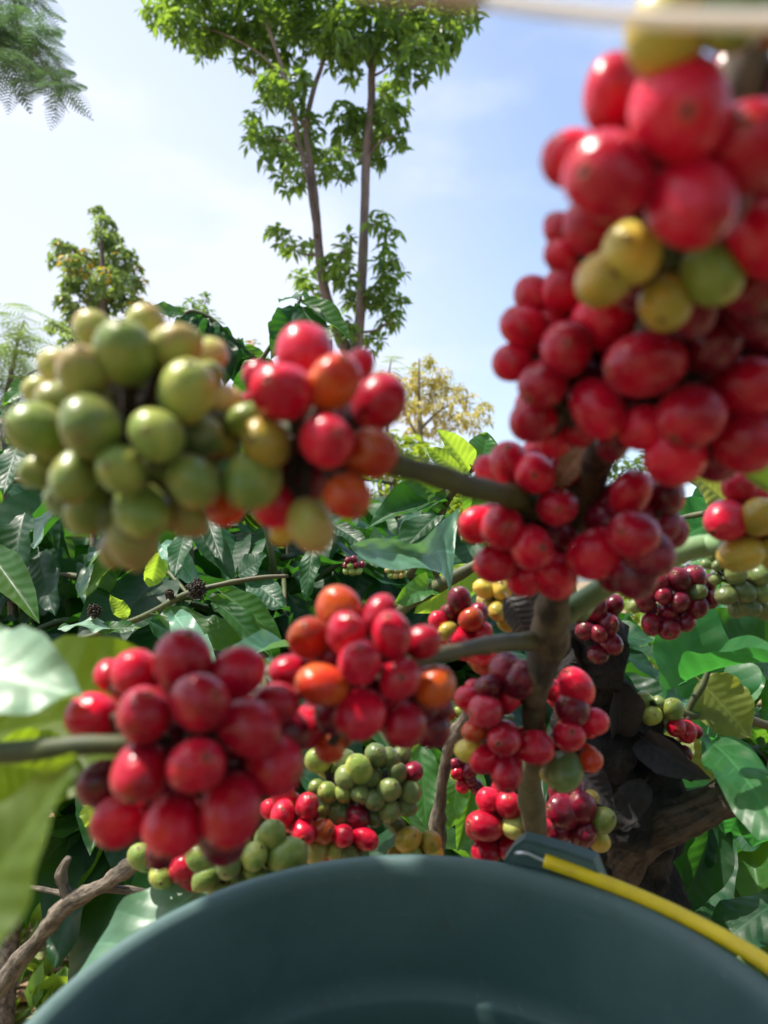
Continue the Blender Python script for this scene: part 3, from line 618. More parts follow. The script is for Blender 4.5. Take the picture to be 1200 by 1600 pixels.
# unseen leafy twig added above the frame, its leaves set to shade the bucket
tw = [CAM+Vector(v) for v in ((.085, .13, .15), (.06, .16, .27), (-.02, .22, .37), (-.12, .27, .39), (-.19, .30, .385), (-.29, .335, .385))]
stem_part(mp_, tw, [.005, .0045, .004, .003, .0025, .002], M_green, 'branch', 8, .05)
for (x, y, a_) in ((-.14, .22, .3), (-.145, .30, 2.0), (-.19, .31, .8), (-.10, .27, 1.2), (-.095, .205, -.4), (-.16, .33, 1.0), (-.10, .325, 1.3), (-.06, .30, 1.5), (-.13, .175, -.9), (-.235, .335, 1.4), (-.285, .33, 1.7), (-.26, .30, .2), (-.21, .36, .1), (-.31, .36, 1.2)):
    c_ = CAM+Vector((x, y, .385+.008*math.sin(a_*5))); d_ = Vector((math.cos(a_), math.sin(a_), -.1)).normalized()
    put_leaf(mp_, c_-d_*.065, c_+d_*.065, .068, 'm', Vector((0, 0, 1)))
# old black trunk behind
CR0 = random.Random(12)
t = thing('old_trunk', 'black rotting old trunk behind the loaded stem', 'trunk', foot(980, .62))
f1 = foot(985, .62)
mb = MB(); mb.tube([f1-Vector((0, 0, .1)), f1+Vector((0, 0, .45)), P(985, 1420, .58), P(965, 1300, .56), P(945, 1200, .55), P(925, 1110, .54), P(905, 1020, .53), P(890, 960, .52), (P(880, 930, .52))], [.05, .045, .034, .034, .033, .028, .024, .020, .010], 56, 22, .36, 42)
mb.build('trunk', M_black, t)
mb = MB(); mb.tube([P(960, 1290, .54), P(1010, 1220, .53), P(1050, 1190, .52), P(1085, 1205, .52)], [.03, .024, .014, .006], 18, 8, .5, 45); mb.build('bark_shred', M_black, t)
mb = MB(); mb.tube([P(905, 1080, .52), P(935, 1020, .50), P(915, 960, .49), P(890, 930, .49)], [.016, .02, .014, .005], 14, 8, .5, 60); mb.build('bark_shred', M_black, t)
for b, e, w, sh in (((900, 950, .50), (945, 1080, .48), 60, 5), ((960, 1060, .5), (990, 1190, .5), 62, 5), ((1000, 1150, .51), (1085, 1215, .47), 60, 5), ((880, 1180, .48), (960, 1260, .46), 60, 3), ((1010, 1220, .5), (960, 1300, .48), 58, 2), ((985, 1100, .52), (1045, 1160, .5), 50, 5)):
    o = pleaf(t, b, e, w, 'k', Vector((CR0.uniform(-.5, .5), -.9, CR0.uniform(-.2, .5))), sh); o.name = 'dead_leaf'; o['label'] = 'crumpled blackish dead leaf'
# lower right limb
t = thing('fallen_limb', 'thick rough brown limb slanting up to the right edge', 'limb', P(1060, 1300, .5))
mb = MB(); mb.tube([P(930, 1420, .56), P(965, 1350, .54), P(1015, 1300, .52), P(1070, 1272, .51), P(1130, 1248, .50), P(1200, 1240, .50), P(1290, 1225, .50)], [.016, .0155, .0145, .013, .0115, .010, .009], 40, 26, .20, 46)
mb.build('limb', M_brown, t)
# grey twig mid
t = thing('dead_twig', 'upright grey knobbly dead twig left of the loaded stem', 'twig', P(690, 1300, .48))
pstem(t, [(682, 1400, .5, 10), (684, 1290, .5, 12), (690, 1230, .49, 8), (698, 1180, .48, 9), (712, 1150, .47, 11), (730, 1125, .46, 11), (742, 1110, .45, 9)], M_grey, 'twig', 12, .35, 120)
# lower left twigs
t = thing('dead_branch', 'pale brown forked dead branch at the lower left corner', 'dead branch', P(110, 1410, .55))
pstem(t, [(-40, 1590, .56, 15), (20, 1515, .55, 14), (70, 1455, .54, 13), (112, 1408, .53, 14), (160, 1385, .52, 12), (200, 1355, .51, 13), (235, 1335, .5, 14)], M_grey, 'branch', 14, .3, 90)
pstem(t, [(112, 1408, .53, 10), (98, 1385, .53, 8), (97, 1362, .53, 9), (108, 1340, .53, 5)], M_grey, 'twig', 10, .3, 120)
pstem(t, [(165, 1388, .52, 7), (220, 1393, .52, 6), (270, 1402, .52, 5)], M_grey, 'twig', 10, .25, 120)
pstem(t, [(112, 1400, .54, 5), (60, 1388, .56, 4), (10, 1385, .58, 3)], M_grey, 'twig', 8, .2, 120)

# ------------------------------------------------------------------ leafy branches
lb = thing('coffee_branch', 'coffee branch entering from the left edge and ending in the dark red bunch', 'coffee branch', P(0, 1170, .2))
pstem(lb, [(-120, 1185, .21, 19), (-20, 1178, .205, 18), (90, 1168, .20, 16), (180, 1163, .2, 16), (260, 1165, .205, 16), (340, 1170, .21, 13), (400, 1170, .21, 8)], M_green)
for b, e, w, mk, sh, up, lab in (
    ((-160, 1030, .22), (108, 1052, .20), 205, 'w', 0, Vector((-.1, -.6, .8)), 'large leaf shining white with sky light at the left edge'),
    ((-140, 1180, .25), (330, 1060, .27), 290, 'y', 0, Vector((-.15, -.9, .4)), 'large yellow green leaf lit through from behind'),
    ((-30, 1190, .23), (150, 1215, .25), 130, 'y', 0, Vector((0, -.9, .4)), None),
    ((-190, 1600, .15), (146, 1190, .165), 215, 'y', 4, Vector((-.25, -.9, .3)), 'blurred yellow green leaf hanging in the lower left corner')):
    pleaf(lb, b, e, w, mk, up, sh, label=lab)
t = thing('coffee_branch', 'green coffee branch with a large folded pale leaf in the centre', 'coffee branch', P(690, 920, .55))
pstem(t, [(560, 1010, .6, 8), (625, 955, .56, 9), (682, 917, .55, 11), (740, 885, .54, 9), (800, 850, .54, 8), (900, 800, .55, 8)], M_green)
pstem(t, [(685, 915, .55, 6), (680, 895, .55, 5), (672, 880, .54, 4)], M_green, 'leaf_stalk')
for b, e, w, mk, sh, up, lab in (
    ((690, 912, .56), (625, 925, .52), 44, 'm', 1, Vector((0, -.8, .5)), None),
    ((745, 885, .56), (650, 960, .55), 60, 'b', 0, Vector((0, -.9, -.2)), None),
    ((735, 885, .58), (690, 930, .6), 50, 'b', 0, Vector((0, -.9, -.2)), None),
    ((700, 905, .6), (760, 960, .62), 60, 'm', 2, Vector((0, -.9, .2)), None)):
    pleaf(t, b, e, w, mk, up, sh, label=lab)
topc = catmull([Vector(v) for v in ((546, 853, .44), (575, 842, .455), (615, 842, .48), (652, 849, .50), (684, 820, .515), (717, 793, .53))], 6)
botc = catmull([Vector(v) for v in ((546, 853, .44), (578, 880, .44), (622, 890, .45), (668, 888, .465), (694, 902, .475), (704, 930, .48))], 6)
V = []; U = []; Fc = []; nn_ = 12
for i_, (a_, b_) in enumerate(zip(topc, botc)):
    for k in range(nn_+1):
        q = k/nn_; c_ = a_*(1-q)+b_*q; tt_ = i_/(len(topc)-1)
        dd_ = c_.z + .012*math.sin(math.pi*q)*math.sin(math.pi*tt_)-.03*math.exp(-((tt_-.62)/.12)**2)*(1-q)+.0012*math.sin(tt_*38-q*9)
        V.append(P(c_.x+2*math.sin(q*9+tt_*20)*(q*(1-q)), c_.y+1.5*math.sin(tt_*22)*q, dd_)); U.append((q, tt_))
for i_ in range(len(topc)-1):
    for k in range(nn_): a = i_*(nn_+1)+k; Fc.append((a, a+1, a+nn_+2, a+nn_+1))
o = part('leaf', mesh('leaf', V, Fc, LM['p'], U), t); o['label'] = 'large leaf folded along its middle, skylight put into its pale bluish green'
t = thing('coffee_branch', 'leafy coffee branch with big sunlit leaves behind the main branch', 'coffee branch', P(740, 740, .8))
pstem(t, [(640, 900, .9, 6), (690, 800, .85, 6), (735, 735, .8, 5), (800, 700, .8, 4)], M_green)
for b, e, w, mk, sh, up in (((735, 740, .8), (700, 672, .75), 46, 'b', 3, Vector((.3, -.9, .2))), ((725, 745, .8), (672, 700, .78), 40, 'b', 0, Vector((-.3, -.9, .2))), ((745, 740, .8), (770, 672, .8), 62, 'm', 1, Vector((.2, -.95, .1))),
    ((760, 725, .8), (862, 690, .7), 46, 'p', 2, Vector((0, -.3, .95))), ((745, 740, .8), (745, 830, .8), 54, 'm', 5, Vector((.2, -.9, .3))), ((700, 790, .85), (640, 730, .8), 50, 'm', 1, Vector((0, -.9, .3))), ((690, 800, .85), (610, 860, .8), 60, 'd', 2, Vector((0, -.8, .5))), ((700, 780, .85), (590, 780, .8), 70, 'd', 5, Vector((0, -.8, .5))), ((690, 760, .9), (720, 700, .9), 40, 'b', 5, Vector((0, -.9, .3)))):
    pleaf(t, b, e, w, mk, up, sh)
t = thing('coffee_branch', 'right hand coffee branch carrying broad green leaves over the brown limb', 'coffee branch', P(1100, 1130, .55))
pstem(t, [(1260, 1150, .6, 7), (1180, 1128, .58, 7), (1130, 1115, .56, 7), (1085, 1118, .55, 7), (1055, 1110, .54, 5)], M_green)
pstem(t, [(1058, 1165, .55, 5), (1075, 1110, .55, 6), (1098, 1070, .55, 6), (1110, 1040, .55, 4)], M_green, 'leaf_stalk')
for b, e, w, mk, sh, up, lab in (
    ((1060, 1130, .60), (1100, 880, .62), 125, 'v', 0, Vector((.15, -.95, .1)), 'upright broad green leaf with pale veins'),
    ((1110, 1130, .66), (1150, 900, .68), 120, 'v', 1, Vector((-.1, -.95, .1)), None),
    ((1240, 1060, .66), (1115, 940, .62), 105, 'd', 1, Vector((.1, -.8, .5)), 'bluish dark green leaf'),
    ((1070, 1065, .55), (1235, 975, .42), 80, 'v', 3, Vector((-.2, -.5, .85)), 'long smooth green leaf reaching out of the right edge'),
    ((1090, 1060, .56), (1180, 1150, .54), 100, 's', 0, Vector((0, -.95, .2)), 'yellowing leaf with brown spots'),
    ((1025, 1150, .56), (1165, 1240, .50), 62, 's', 3, Vector((.2, -.8, .5)), 'yellowing leaf drooping over the brown limb'),
    ((1110, 1160, .52), (1235, 1235, .40), 100, 'v', 2, Vector((-.1, -.7, .6)), None),
    ((1085, 1100, .6), (1000, 1090, .58), 40, 'p', 1, Vector((0, -.5, .8)), None),
    ((1120, 1150, .7), (1060, 1250, .7), 70, 'v', 2, Vector((0, -.9, .3)), None),
    ((1010, 1300, .75), (1120, 1200, .75), 70, 'd', 2, Vector((0, -.9, .3)), None),
    ((1100, 1250, .62), (1040, 1400, .6), 90, 'd', 1, Vector((-.1, -.9, .3)), None),
    ((1120, 1270, .62), (1075, 1440, .58), 80, 'd', 3, Vector((.2, -.9, .3)), None),
    ((1160, 1250, .6), (1140, 1320, .6), 60, 'v', 1, Vector((-.1, -.8, .5)), None),
    ((1190, 1240, .6), (1180, 1330, .6), 70, 'v', 0, Vector((-.1, -.8, .5)), None),
    ((1230, 1400, .6), (1080, 1480, .56), 90, 'd', 2, Vector((-.1, -.5, .8)), None),
    ((1140, 1440, .6), (1080, 1420, .6), 40, 'd', 0, Vector((-.1, -.5, .8)), None)):
    pleaf(t, b, e, w, mk, up, sh, label=lab)
t = thing('coffee_branch', 'upper right coffee twig with yellowing leaves beside the pink and yellow cherries', 'coffee branch', P(1150, 760, .5))
pstem(t, [(1280, 840, .5, 8), (1200, 800, .5, 6), (1120, 800, .52, 5), (1060, 810, .54, 4)], M_green)
for b, e, w, mk, sh, up in (((1140, 790, .55), (1075, 725, .52), 62, 's', 0, Vector((-.1, -.9, .3))), ((1150, 800, .56), (1030, 850, .56), 110, 'v', 2, Vector((0, -.9, .2))), ((1150, 770, .6), (1080, 800, .6), 80, 'v', 0, Vector((0, -.9, .2))),
    ((1240, 790, .24), (1165, 722, .22), 40, 'b', 3, Vector((-.3, -.9, .2))), ((1250, 700, .5), (1150, 770, .5), 70, 'v', 1, Vector((0, -.9, .2)))):
    pleaf(t, b, e, w, mk, up, sh)
# leaves in the left middle distance
t = thing('coffee_branch', 'coffee branch of shaded ribbed leaves behind the centre bunch, with dried flower heads', 'coffee branch', P(330, 940, .9))
pstem(t, [(100, 1010, .95, 5), (220, 965, .92, 5), (300, 925, .9, 5), (390, 905, .9, 4), (450, 900, .9, 3)], M_green)
for b, e, w, mk, sh, up in (
    ((245, 960, .9), (400, 985, .85), 55, 'm', 2, Vector((.1, -.7, .7))), ((330, 935, .9), (425, 1010, .85), 42, 'm', 1, Vector((.2, -.8, .5))), ((345, 925, .92), (440, 990, .88), 48, 'm', 3, Vector((.2, -.8, .5))),
    ((440, 1050, .5), (375, 1000, .45), 60, 'p', 0, Vector((0, -.7, .7))), ((455, 1010, .5), (350, 1010, .42), 48, 'p', 3, Vector((0, -.6, .8))), ((270, 960, .85), (335, 1025, .7), 50, 'p', 2, Vector((0, -.6, .8))),
    ((390, 905, .95), (440, 940, .9), 50, 'd', 0, Vector((0, -.8, .6))), ((370, 900, .95), (420, 870, .95), 50, 'd', 4, Vector((0, -.8, .6))), ((200, 965, .92), (175, 935, .9), 26, 'b', 1, Vector((0, -.9, .3))), ((185, 985, .9), (100, 950, .88), 45, 'w', 2, Vector((0, -.4, .9))),
    ((150, 985, .9), (215, 975, .88), 30, 'm', 0, Vector((0, -.7, .7))), ((230, 970, .95), (330, 1010, .95), 44, 'd', 2, Vector((0, -.7, .7)))):
    pleaf(t, b, e, w, mk, up, sh)
rn = random.Random(5)
for (cx, cy, r, d) in ((308, 920, 22, .88), (265, 928, 10, .9), (148, 955, 14, .9)):
    mb = MB(); c = P(cx, cy, d); rad = r*d/F
    for k in range(260):
        u = Vector((rn.gauss(0, 1), rn.gauss(0, 1), rn.gauss(0, 1))).normalized(); q = c+u*rad*rn.uniform(.2, .7)
        mb.tube([q, q+u*rad*.12+Vector((rn.uniform(-1, 1), 0, rn.uniform(-1, 1)))*rad*.22], [.0013, .0009], 4, 1)
    mb.build('dried_flower_head', M_ped, t)
t = thing('coffee_branch', 'coffee twig with shiny white lit ribbed leaves under the green bunch', 'coffee branch', P(120, 800, 1.2))
pstem(t, [(-60, 760, 1.25, 5), (40, 750, 1.22, 5), (110, 765, 1.2, 5), (190, 810, 1.2, 4), (210, 840, 1.2, 3)], M_green)
for b, e, w, mk, sh, up in (
    ((105, 772, 1.2), (40, 845, 1.1), 52, 'w', 0, Vector((-.5, -.3, .85))), ((195, 832, 1.2), (92, 888, 1.1), 44, 'w', 2, Vector((-.4, -.3, .9))), ((200, 845, 1.2), (130, 920, 1.1), 36, 'b', 0, Vector((-.2, -.8, .5))),
    ((190, 838, 1.2), (205, 860, 1.1), 30, 'b', 0, Vector((-.2, -.8, .5))), ((190, 850, 1.2), (140, 940, 1.15), 46, 'm', 1, Vector((.1, -.9, .3))), ((40, 800, 1.2), (5, 890, 1.1), 60, 'd', 1, Vector((-.2, -.8, .5))), ((-20, 860, .9), (48, 945, .8), 62, 'm', 3, Vector((.1, -.8, .6))),
    ((60, 860, 1.2), (75, 950, 1.1), 60, 'd', 0, Vector((-.1, -.9, .4))), ((20, 720, 1.2), (70, 770, 1.1), 42, 'd', 4, Vector((0, -.6, .8))), ((30, 690, 1.2), (0, 760, 1.1), 46, 'd', 0, Vector((0, -.8, .5))), ((60, 600, 1.3), (0, 610, 1.2), 34, 'm', 1, Vector((0, -.6, .8))),
    ((70, 640, 1.3), (10, 650, 1.2), 34, 'b', 3, Vector((0, -.6, .8))), ((250, 860, 1.1), (235, 930, 1.1), 36, 'b', 5, Vector((.4, -.8, .2))), ((290, 830, 1.1), (270, 890, 1.0), 38, 'd', 0, Vector((0, -.8, .5))), ((250, 850, 1.1), (305, 880, 1.0), 40, 'p', 2, Vector((0, -.6, .8))),
    ((310, 830, 1.1), (360, 890, 1.0), 46, 'd', 3, Vector((0, -.8, .5))), ((315, 790, 1.1), (345, 870, 1.0), 34, 'd', 0, Vector((0, -.8, .5))), ((520, 820, .9), (575, 850, .85), 34, 'd', 0, Vector((.2, -.8, .4))), ((490, 850, .8), (475, 920, .75), 34, 'd', 2, Vector((0, -.8, .4)))):
    pleaf(t, b, e, w, mk, up, sh)
# leaves around the bucket rim, low left and centre
t = thing('coffee_branch', 'pale coffee leaves leaning behind the bucket rim at the lower left', 'coffee branch', P(330, 1400, .45))
pstem(t, [(500, 1500, .5, 6), (420, 1440, .48, 6), (340, 1390, .46, 5), (300, 1370, .46, 4)], M_green)
for b, e, w, mk, sh, up in (
    ((365, 1352, .41), (62, 1560, .37), 135, 'p', 0, Vector((-.45, -.55, .75))), ((400, 1400, .42), (310, 1370, .40), 40, 'd', 1, Vector((0, -.8, .6))), ((130, 1260, .45), (158, 1290, .45), 40, 'b', 1, Vector((0, -.6, .8)))):
    pleaf(t, b, e, w, mk, up, sh)
t = thing('coffee_branch', 'serrated green coffee leaves hanging between the grey twig and the stem', 'coffee branch', P(680, 1180, .7))
pstem(t, [(800, 1120, .8, 5), (740, 1130, .75, 4), (680, 1160, .7, 4), (655, 1180, .7, 3)], M_green)
for b, e, w, mk, sh, up in (
    ((655, 1160, .7), (668, 1290, .65), 56, 'm', 0, Vector((.1, -.95, .2))), ((665, 1160, .72), (715, 1290, .72), 50, 'd', 1, Vector((.1, -.95, .2))), ((720, 1200, .62), (700, 1300, .6), 44, 'm', 2, Vector((-.1, -.95, .2))),
    ((700, 1210, .6), (745, 1225, .55), 40, 'b', 3, Vector((-.1, -.7, .6))), ((745, 1200, .65), (720, 1330, .62), 50, 'm', 3, Vector((.1, -.95, .2)))):
    pleaf(t, b, e, w, mk, up, sh)

# ------------------------------------------------------------------ cherry bunches
CR = random.Random(99)
def bunch(label, cdepth, cherries, bulge=.75, core=True, back=True, axis=None, extra=0, bulge_max=.03, mult=None):
    xs = [c[0] for c in cherries]; ys = [c[1] for c in cherries]
    cx, cy = (min(xs)+max(xs))/2, (min(ys)+max(ys))/2
    rad = max(math.hypot(c[0]-cx, c[1]-cy) for c in cherries)+6
    C0 = P(cx, cy, cdepth)
    t = thing('cherry_bunch', label, 'coffee cherries', C0, 'bunches of coffee cherries')
    radm = rad*cdepth/F; st = MB()
    rx = (max(xs)-min(xs))/2+12; ry = (max(ys)-min(ys))/2+12
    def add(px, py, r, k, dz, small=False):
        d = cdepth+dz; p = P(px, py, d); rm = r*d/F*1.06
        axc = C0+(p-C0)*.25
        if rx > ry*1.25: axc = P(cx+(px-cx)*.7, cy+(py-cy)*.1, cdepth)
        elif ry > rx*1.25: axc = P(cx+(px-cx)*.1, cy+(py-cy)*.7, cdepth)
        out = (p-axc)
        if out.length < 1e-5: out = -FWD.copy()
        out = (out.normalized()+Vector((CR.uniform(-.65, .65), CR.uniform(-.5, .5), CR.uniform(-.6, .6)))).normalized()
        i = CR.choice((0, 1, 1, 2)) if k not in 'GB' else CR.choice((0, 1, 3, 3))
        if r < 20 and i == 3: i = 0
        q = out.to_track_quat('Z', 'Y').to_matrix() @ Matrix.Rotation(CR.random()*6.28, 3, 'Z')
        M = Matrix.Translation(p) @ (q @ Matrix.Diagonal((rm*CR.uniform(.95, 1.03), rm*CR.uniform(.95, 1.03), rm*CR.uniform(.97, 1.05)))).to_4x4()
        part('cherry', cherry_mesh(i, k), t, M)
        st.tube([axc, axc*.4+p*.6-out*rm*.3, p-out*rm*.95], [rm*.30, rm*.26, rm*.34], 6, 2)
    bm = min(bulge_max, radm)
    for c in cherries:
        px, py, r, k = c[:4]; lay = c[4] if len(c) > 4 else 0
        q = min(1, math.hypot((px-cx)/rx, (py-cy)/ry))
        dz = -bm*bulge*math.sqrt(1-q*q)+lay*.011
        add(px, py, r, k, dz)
    if back:
        ks = [c for c in cherries if c[2] >= 12]
        for c in ks:
            if CR.random() < .85:
                q = min(1, math.hypot((c[0]-cx)/rx, (c[1]-cy)/ry))
                add(cx+(c[0]-cx)*.8, cy+(c[1]-cy)*.8, c[2]*.95, c[3], bm*.8*math.sqrt(1-q*q*.64)+.004)
    st.build('stalks', M_ped, t)
    return t
bunch('blurred green unripe bunch at the upper left with brown tipped cherries', .185, [
 (147,517,29,'B',1),(227,512,30,'B',1),(195,552,46,'G'),(273,543,37,'B'),(322,557,30,'B',1),(130,582,39,'B'),(88,572,28,'B',1),(292,612,45,'G'),(350,630,29,'B',1),(143,667,48,'G'),(60,672,44,'G'),(245,680,42,'G'),
 (85,622,26,'B',1),(62,738,26,'G',1),(117,745,37,'G'),(190,735,37,'G'),(308,685,34,'K',1),(300,752,40,'G'),(142,795,36,'G',1),(222,797,42,'G',.6),(288,808,31,'B',1),(207,843,38,'B',.6),(335,700,24,'K',2),(245,740,34,'K',2),(170,620,30,'K',2.5),(225,625,32,'K',3),(90,700,30,'K',2),(262,770,30,'K',2),(165,700,32,'K',1.6),(275,650,30,'K',2),(110,625,30,'G',1.4),(240,575,32,'G',1.3),(320,590,26,'G',1.2),(345,690,24,'B',1.4),(100,780,28,'K',1.2),(170,800,32,'K',1.2),(255,720,32,'K',1.3),(180,855,24,'B',1.3),(60,610,22,'B',1.5),(75,690,30,'G',1.2),(325,740,24,'K',1.2),(175,530,24,'B',1.8)])
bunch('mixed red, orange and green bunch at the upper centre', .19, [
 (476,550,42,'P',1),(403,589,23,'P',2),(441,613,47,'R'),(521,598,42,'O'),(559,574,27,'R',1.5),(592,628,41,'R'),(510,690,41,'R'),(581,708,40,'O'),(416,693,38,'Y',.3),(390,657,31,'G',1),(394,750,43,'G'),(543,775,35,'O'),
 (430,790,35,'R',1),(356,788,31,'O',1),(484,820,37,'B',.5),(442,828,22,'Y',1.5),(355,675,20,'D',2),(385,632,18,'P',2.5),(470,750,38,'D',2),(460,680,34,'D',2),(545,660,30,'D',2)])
bunch('huge blurred yellow green cherry at the very top right edge', .118, [(1047,42,62,'Y'),(1140,15,56,'G',.3),(1100,-50,60,'G'),(1210,10,55,'K',.5)], back=False)
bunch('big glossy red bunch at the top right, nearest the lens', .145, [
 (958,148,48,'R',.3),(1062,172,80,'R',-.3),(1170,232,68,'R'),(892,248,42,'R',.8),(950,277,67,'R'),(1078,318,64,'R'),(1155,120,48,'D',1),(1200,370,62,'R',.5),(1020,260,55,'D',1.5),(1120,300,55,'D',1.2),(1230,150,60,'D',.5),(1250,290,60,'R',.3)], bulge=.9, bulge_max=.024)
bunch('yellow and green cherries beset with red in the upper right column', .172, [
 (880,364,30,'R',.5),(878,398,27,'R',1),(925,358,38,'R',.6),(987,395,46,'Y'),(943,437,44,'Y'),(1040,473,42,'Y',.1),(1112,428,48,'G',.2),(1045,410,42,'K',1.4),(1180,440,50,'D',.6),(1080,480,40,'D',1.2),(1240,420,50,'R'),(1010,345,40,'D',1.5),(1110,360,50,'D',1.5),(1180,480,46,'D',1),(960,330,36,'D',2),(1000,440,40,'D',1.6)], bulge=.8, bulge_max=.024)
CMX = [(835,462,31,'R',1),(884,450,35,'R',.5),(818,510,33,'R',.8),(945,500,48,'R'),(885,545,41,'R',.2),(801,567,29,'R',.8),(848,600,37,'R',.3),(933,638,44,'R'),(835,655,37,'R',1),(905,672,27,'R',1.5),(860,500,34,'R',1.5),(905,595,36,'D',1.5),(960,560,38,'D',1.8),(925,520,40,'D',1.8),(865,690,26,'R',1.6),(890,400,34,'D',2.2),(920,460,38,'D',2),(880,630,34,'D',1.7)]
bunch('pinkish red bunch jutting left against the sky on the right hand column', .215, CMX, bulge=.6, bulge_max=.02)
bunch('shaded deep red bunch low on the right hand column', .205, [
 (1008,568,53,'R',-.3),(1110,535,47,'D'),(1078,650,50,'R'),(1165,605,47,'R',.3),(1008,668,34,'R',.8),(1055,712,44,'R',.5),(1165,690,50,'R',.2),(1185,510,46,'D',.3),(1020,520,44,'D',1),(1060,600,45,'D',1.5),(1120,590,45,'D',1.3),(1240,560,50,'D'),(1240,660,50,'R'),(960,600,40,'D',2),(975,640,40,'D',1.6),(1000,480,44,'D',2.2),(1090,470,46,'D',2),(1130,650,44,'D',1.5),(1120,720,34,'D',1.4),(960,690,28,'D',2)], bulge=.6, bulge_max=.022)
bunch('red bunch left of the stem at the centre right', .262, [
 (795,724,31,'R'),(765,735,23,'P',1),(835,740,32,'R',-.3),(870,793,30,'R',-.3),(885,730,26,'R',.5),(838,702,21,'P',1),(885,697,22,'P',.8),(748,820,29,'R',.4),(785,825,35,'R'),(830,855,35,'R',-.2),(775,880,30,'R',.6),(865,897,37,'R',.3),(820,905,28,'R',1),(820,800,28,'D',2),(870,840,30,'D',1.5)], bulge=.7, bulge_max=.022)
bunch('dull dark red bunch right of the stem above the cut green stub', .255, [
 (985,772,34,'R'),(1038,775,33,'D',.3),(990,835,39,'R',-.3),(932,865,37,'R',.2),(1012,862,37,'D'),(990,893,35,'D',.3),(945,810,30,'D',2),(1000,810,34,'D',1.6),(965,780,28,'D',1.8),(1050,830,26,'D',1.5),(1030,820,30,'D',1.5),(960,900,26,'D',1.5)], bulge=.7, bulge_max=.02)
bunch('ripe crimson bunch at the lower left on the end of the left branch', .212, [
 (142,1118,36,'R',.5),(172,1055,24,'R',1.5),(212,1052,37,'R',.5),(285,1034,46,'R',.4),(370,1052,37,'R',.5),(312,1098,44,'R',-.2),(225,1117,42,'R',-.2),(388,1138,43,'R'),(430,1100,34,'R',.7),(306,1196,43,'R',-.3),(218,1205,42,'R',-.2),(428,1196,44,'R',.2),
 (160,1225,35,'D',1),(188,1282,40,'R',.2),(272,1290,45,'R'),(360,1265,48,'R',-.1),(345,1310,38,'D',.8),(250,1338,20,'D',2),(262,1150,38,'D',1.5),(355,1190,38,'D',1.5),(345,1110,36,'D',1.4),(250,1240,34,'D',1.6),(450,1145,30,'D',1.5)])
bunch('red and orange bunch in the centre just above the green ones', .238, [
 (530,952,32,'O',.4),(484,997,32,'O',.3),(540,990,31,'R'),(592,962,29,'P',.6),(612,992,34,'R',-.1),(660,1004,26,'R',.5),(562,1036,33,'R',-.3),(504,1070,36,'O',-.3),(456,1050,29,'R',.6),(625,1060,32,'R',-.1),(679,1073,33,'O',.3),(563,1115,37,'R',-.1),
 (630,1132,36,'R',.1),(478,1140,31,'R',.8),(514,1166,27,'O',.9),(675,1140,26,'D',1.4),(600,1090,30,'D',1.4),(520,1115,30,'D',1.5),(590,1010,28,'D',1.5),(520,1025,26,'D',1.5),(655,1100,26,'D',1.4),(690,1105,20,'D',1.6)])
bunch('small mixed bunch tucked behind the stem node, with one tall dark cherry', .40, [
 (717,938,19,'D'),(685,970,15,'R'),(703,958,15,'D',.5),(736,968,19,'O',-.2),(700,987,15,'Y',-.2),(715,998,18,'R',-.1),(747,958,16,'D',.6),(752,990,17,'R'),(747,1010,26,'P',.2),(755,1028,24,'O',.6),(688,1004,12,'R',.5),(725,1015,16,'R',.4)], bulge_max=.014)
bunch('yellow cherries beside the shrivelled grey leaf', .43, [(757,920,15,'Y'),(784,922,16,'Y'),(777,955,15,'Y'),(793,972,15,'Y',.3),(765,945,13,'Y',.8),(757,938,12,'B',1)], bulge_max=.01)
bunch('dark purplish and pink bunch on the left side of the stem below the node', .35, [
 (790,1046,26,'D',.2),(812,1062,28,'D',-.1),(762,1072,19,'D'),(731,1092,20,'R',.3),(758,1111,26,'P',-.2),(795,1092,18,'R',.5),(742,1142,19,'O'),(787,1155,26,'R',-.3),(735,1173,20,'Y',.2),(757,1186,21,'R',.1),(791,1205,27,'R',-.2),(836,1168,25,'R',-.2),(770,1075,17,'D',1),(740,1075,14,'R',.8)], bulge_max=.014)
bunch('red bunch with one orange and one green cherry right of the stem base', .36, [
 (868,1080,17,'R',.2),(900,1075,28,'R',-.1),(894,1108,27,'D',.1),(889,1150,25,'R',-.1),(928,1127,22,'R',.2),(923,1188,18,'O'),(881,1205,28,'K',.1),(856,1208,12,'B',.6),(880,1175,18,'D',1)], bulge_max=.012)
bunch('shiny red bunch with a speckled yellow green cherry just above the bucket rim', .425, [
 (763,1250,18,'R'),(795,1258,21,'R',-.1),(758,1290,26,'R',-.1),(803,1292,18,'B',-.2),(760,1330,21,'R'),(797,1324,19,'R',.2),(842,1294,18,'R'),(745,1297,16,'R',.4),(783,1235,14,'R',.8)], bulge_max=.012)
bunch('maroon bunch in deep shade with pale green cherries, right of the stem foot', .44, [
 (875,1240,18,'D'),(881,1268,25,'D',-.1),(909,1262,23,'D'),(912,1300,23,'D'),(875,1297,21,'D'),(941,1282,20,'G',-.3),(922,1247,13,'Y',.2),(937,1315,15,'Y',.2),(895,1235,18,'D',.5)], bulge_max=.012)
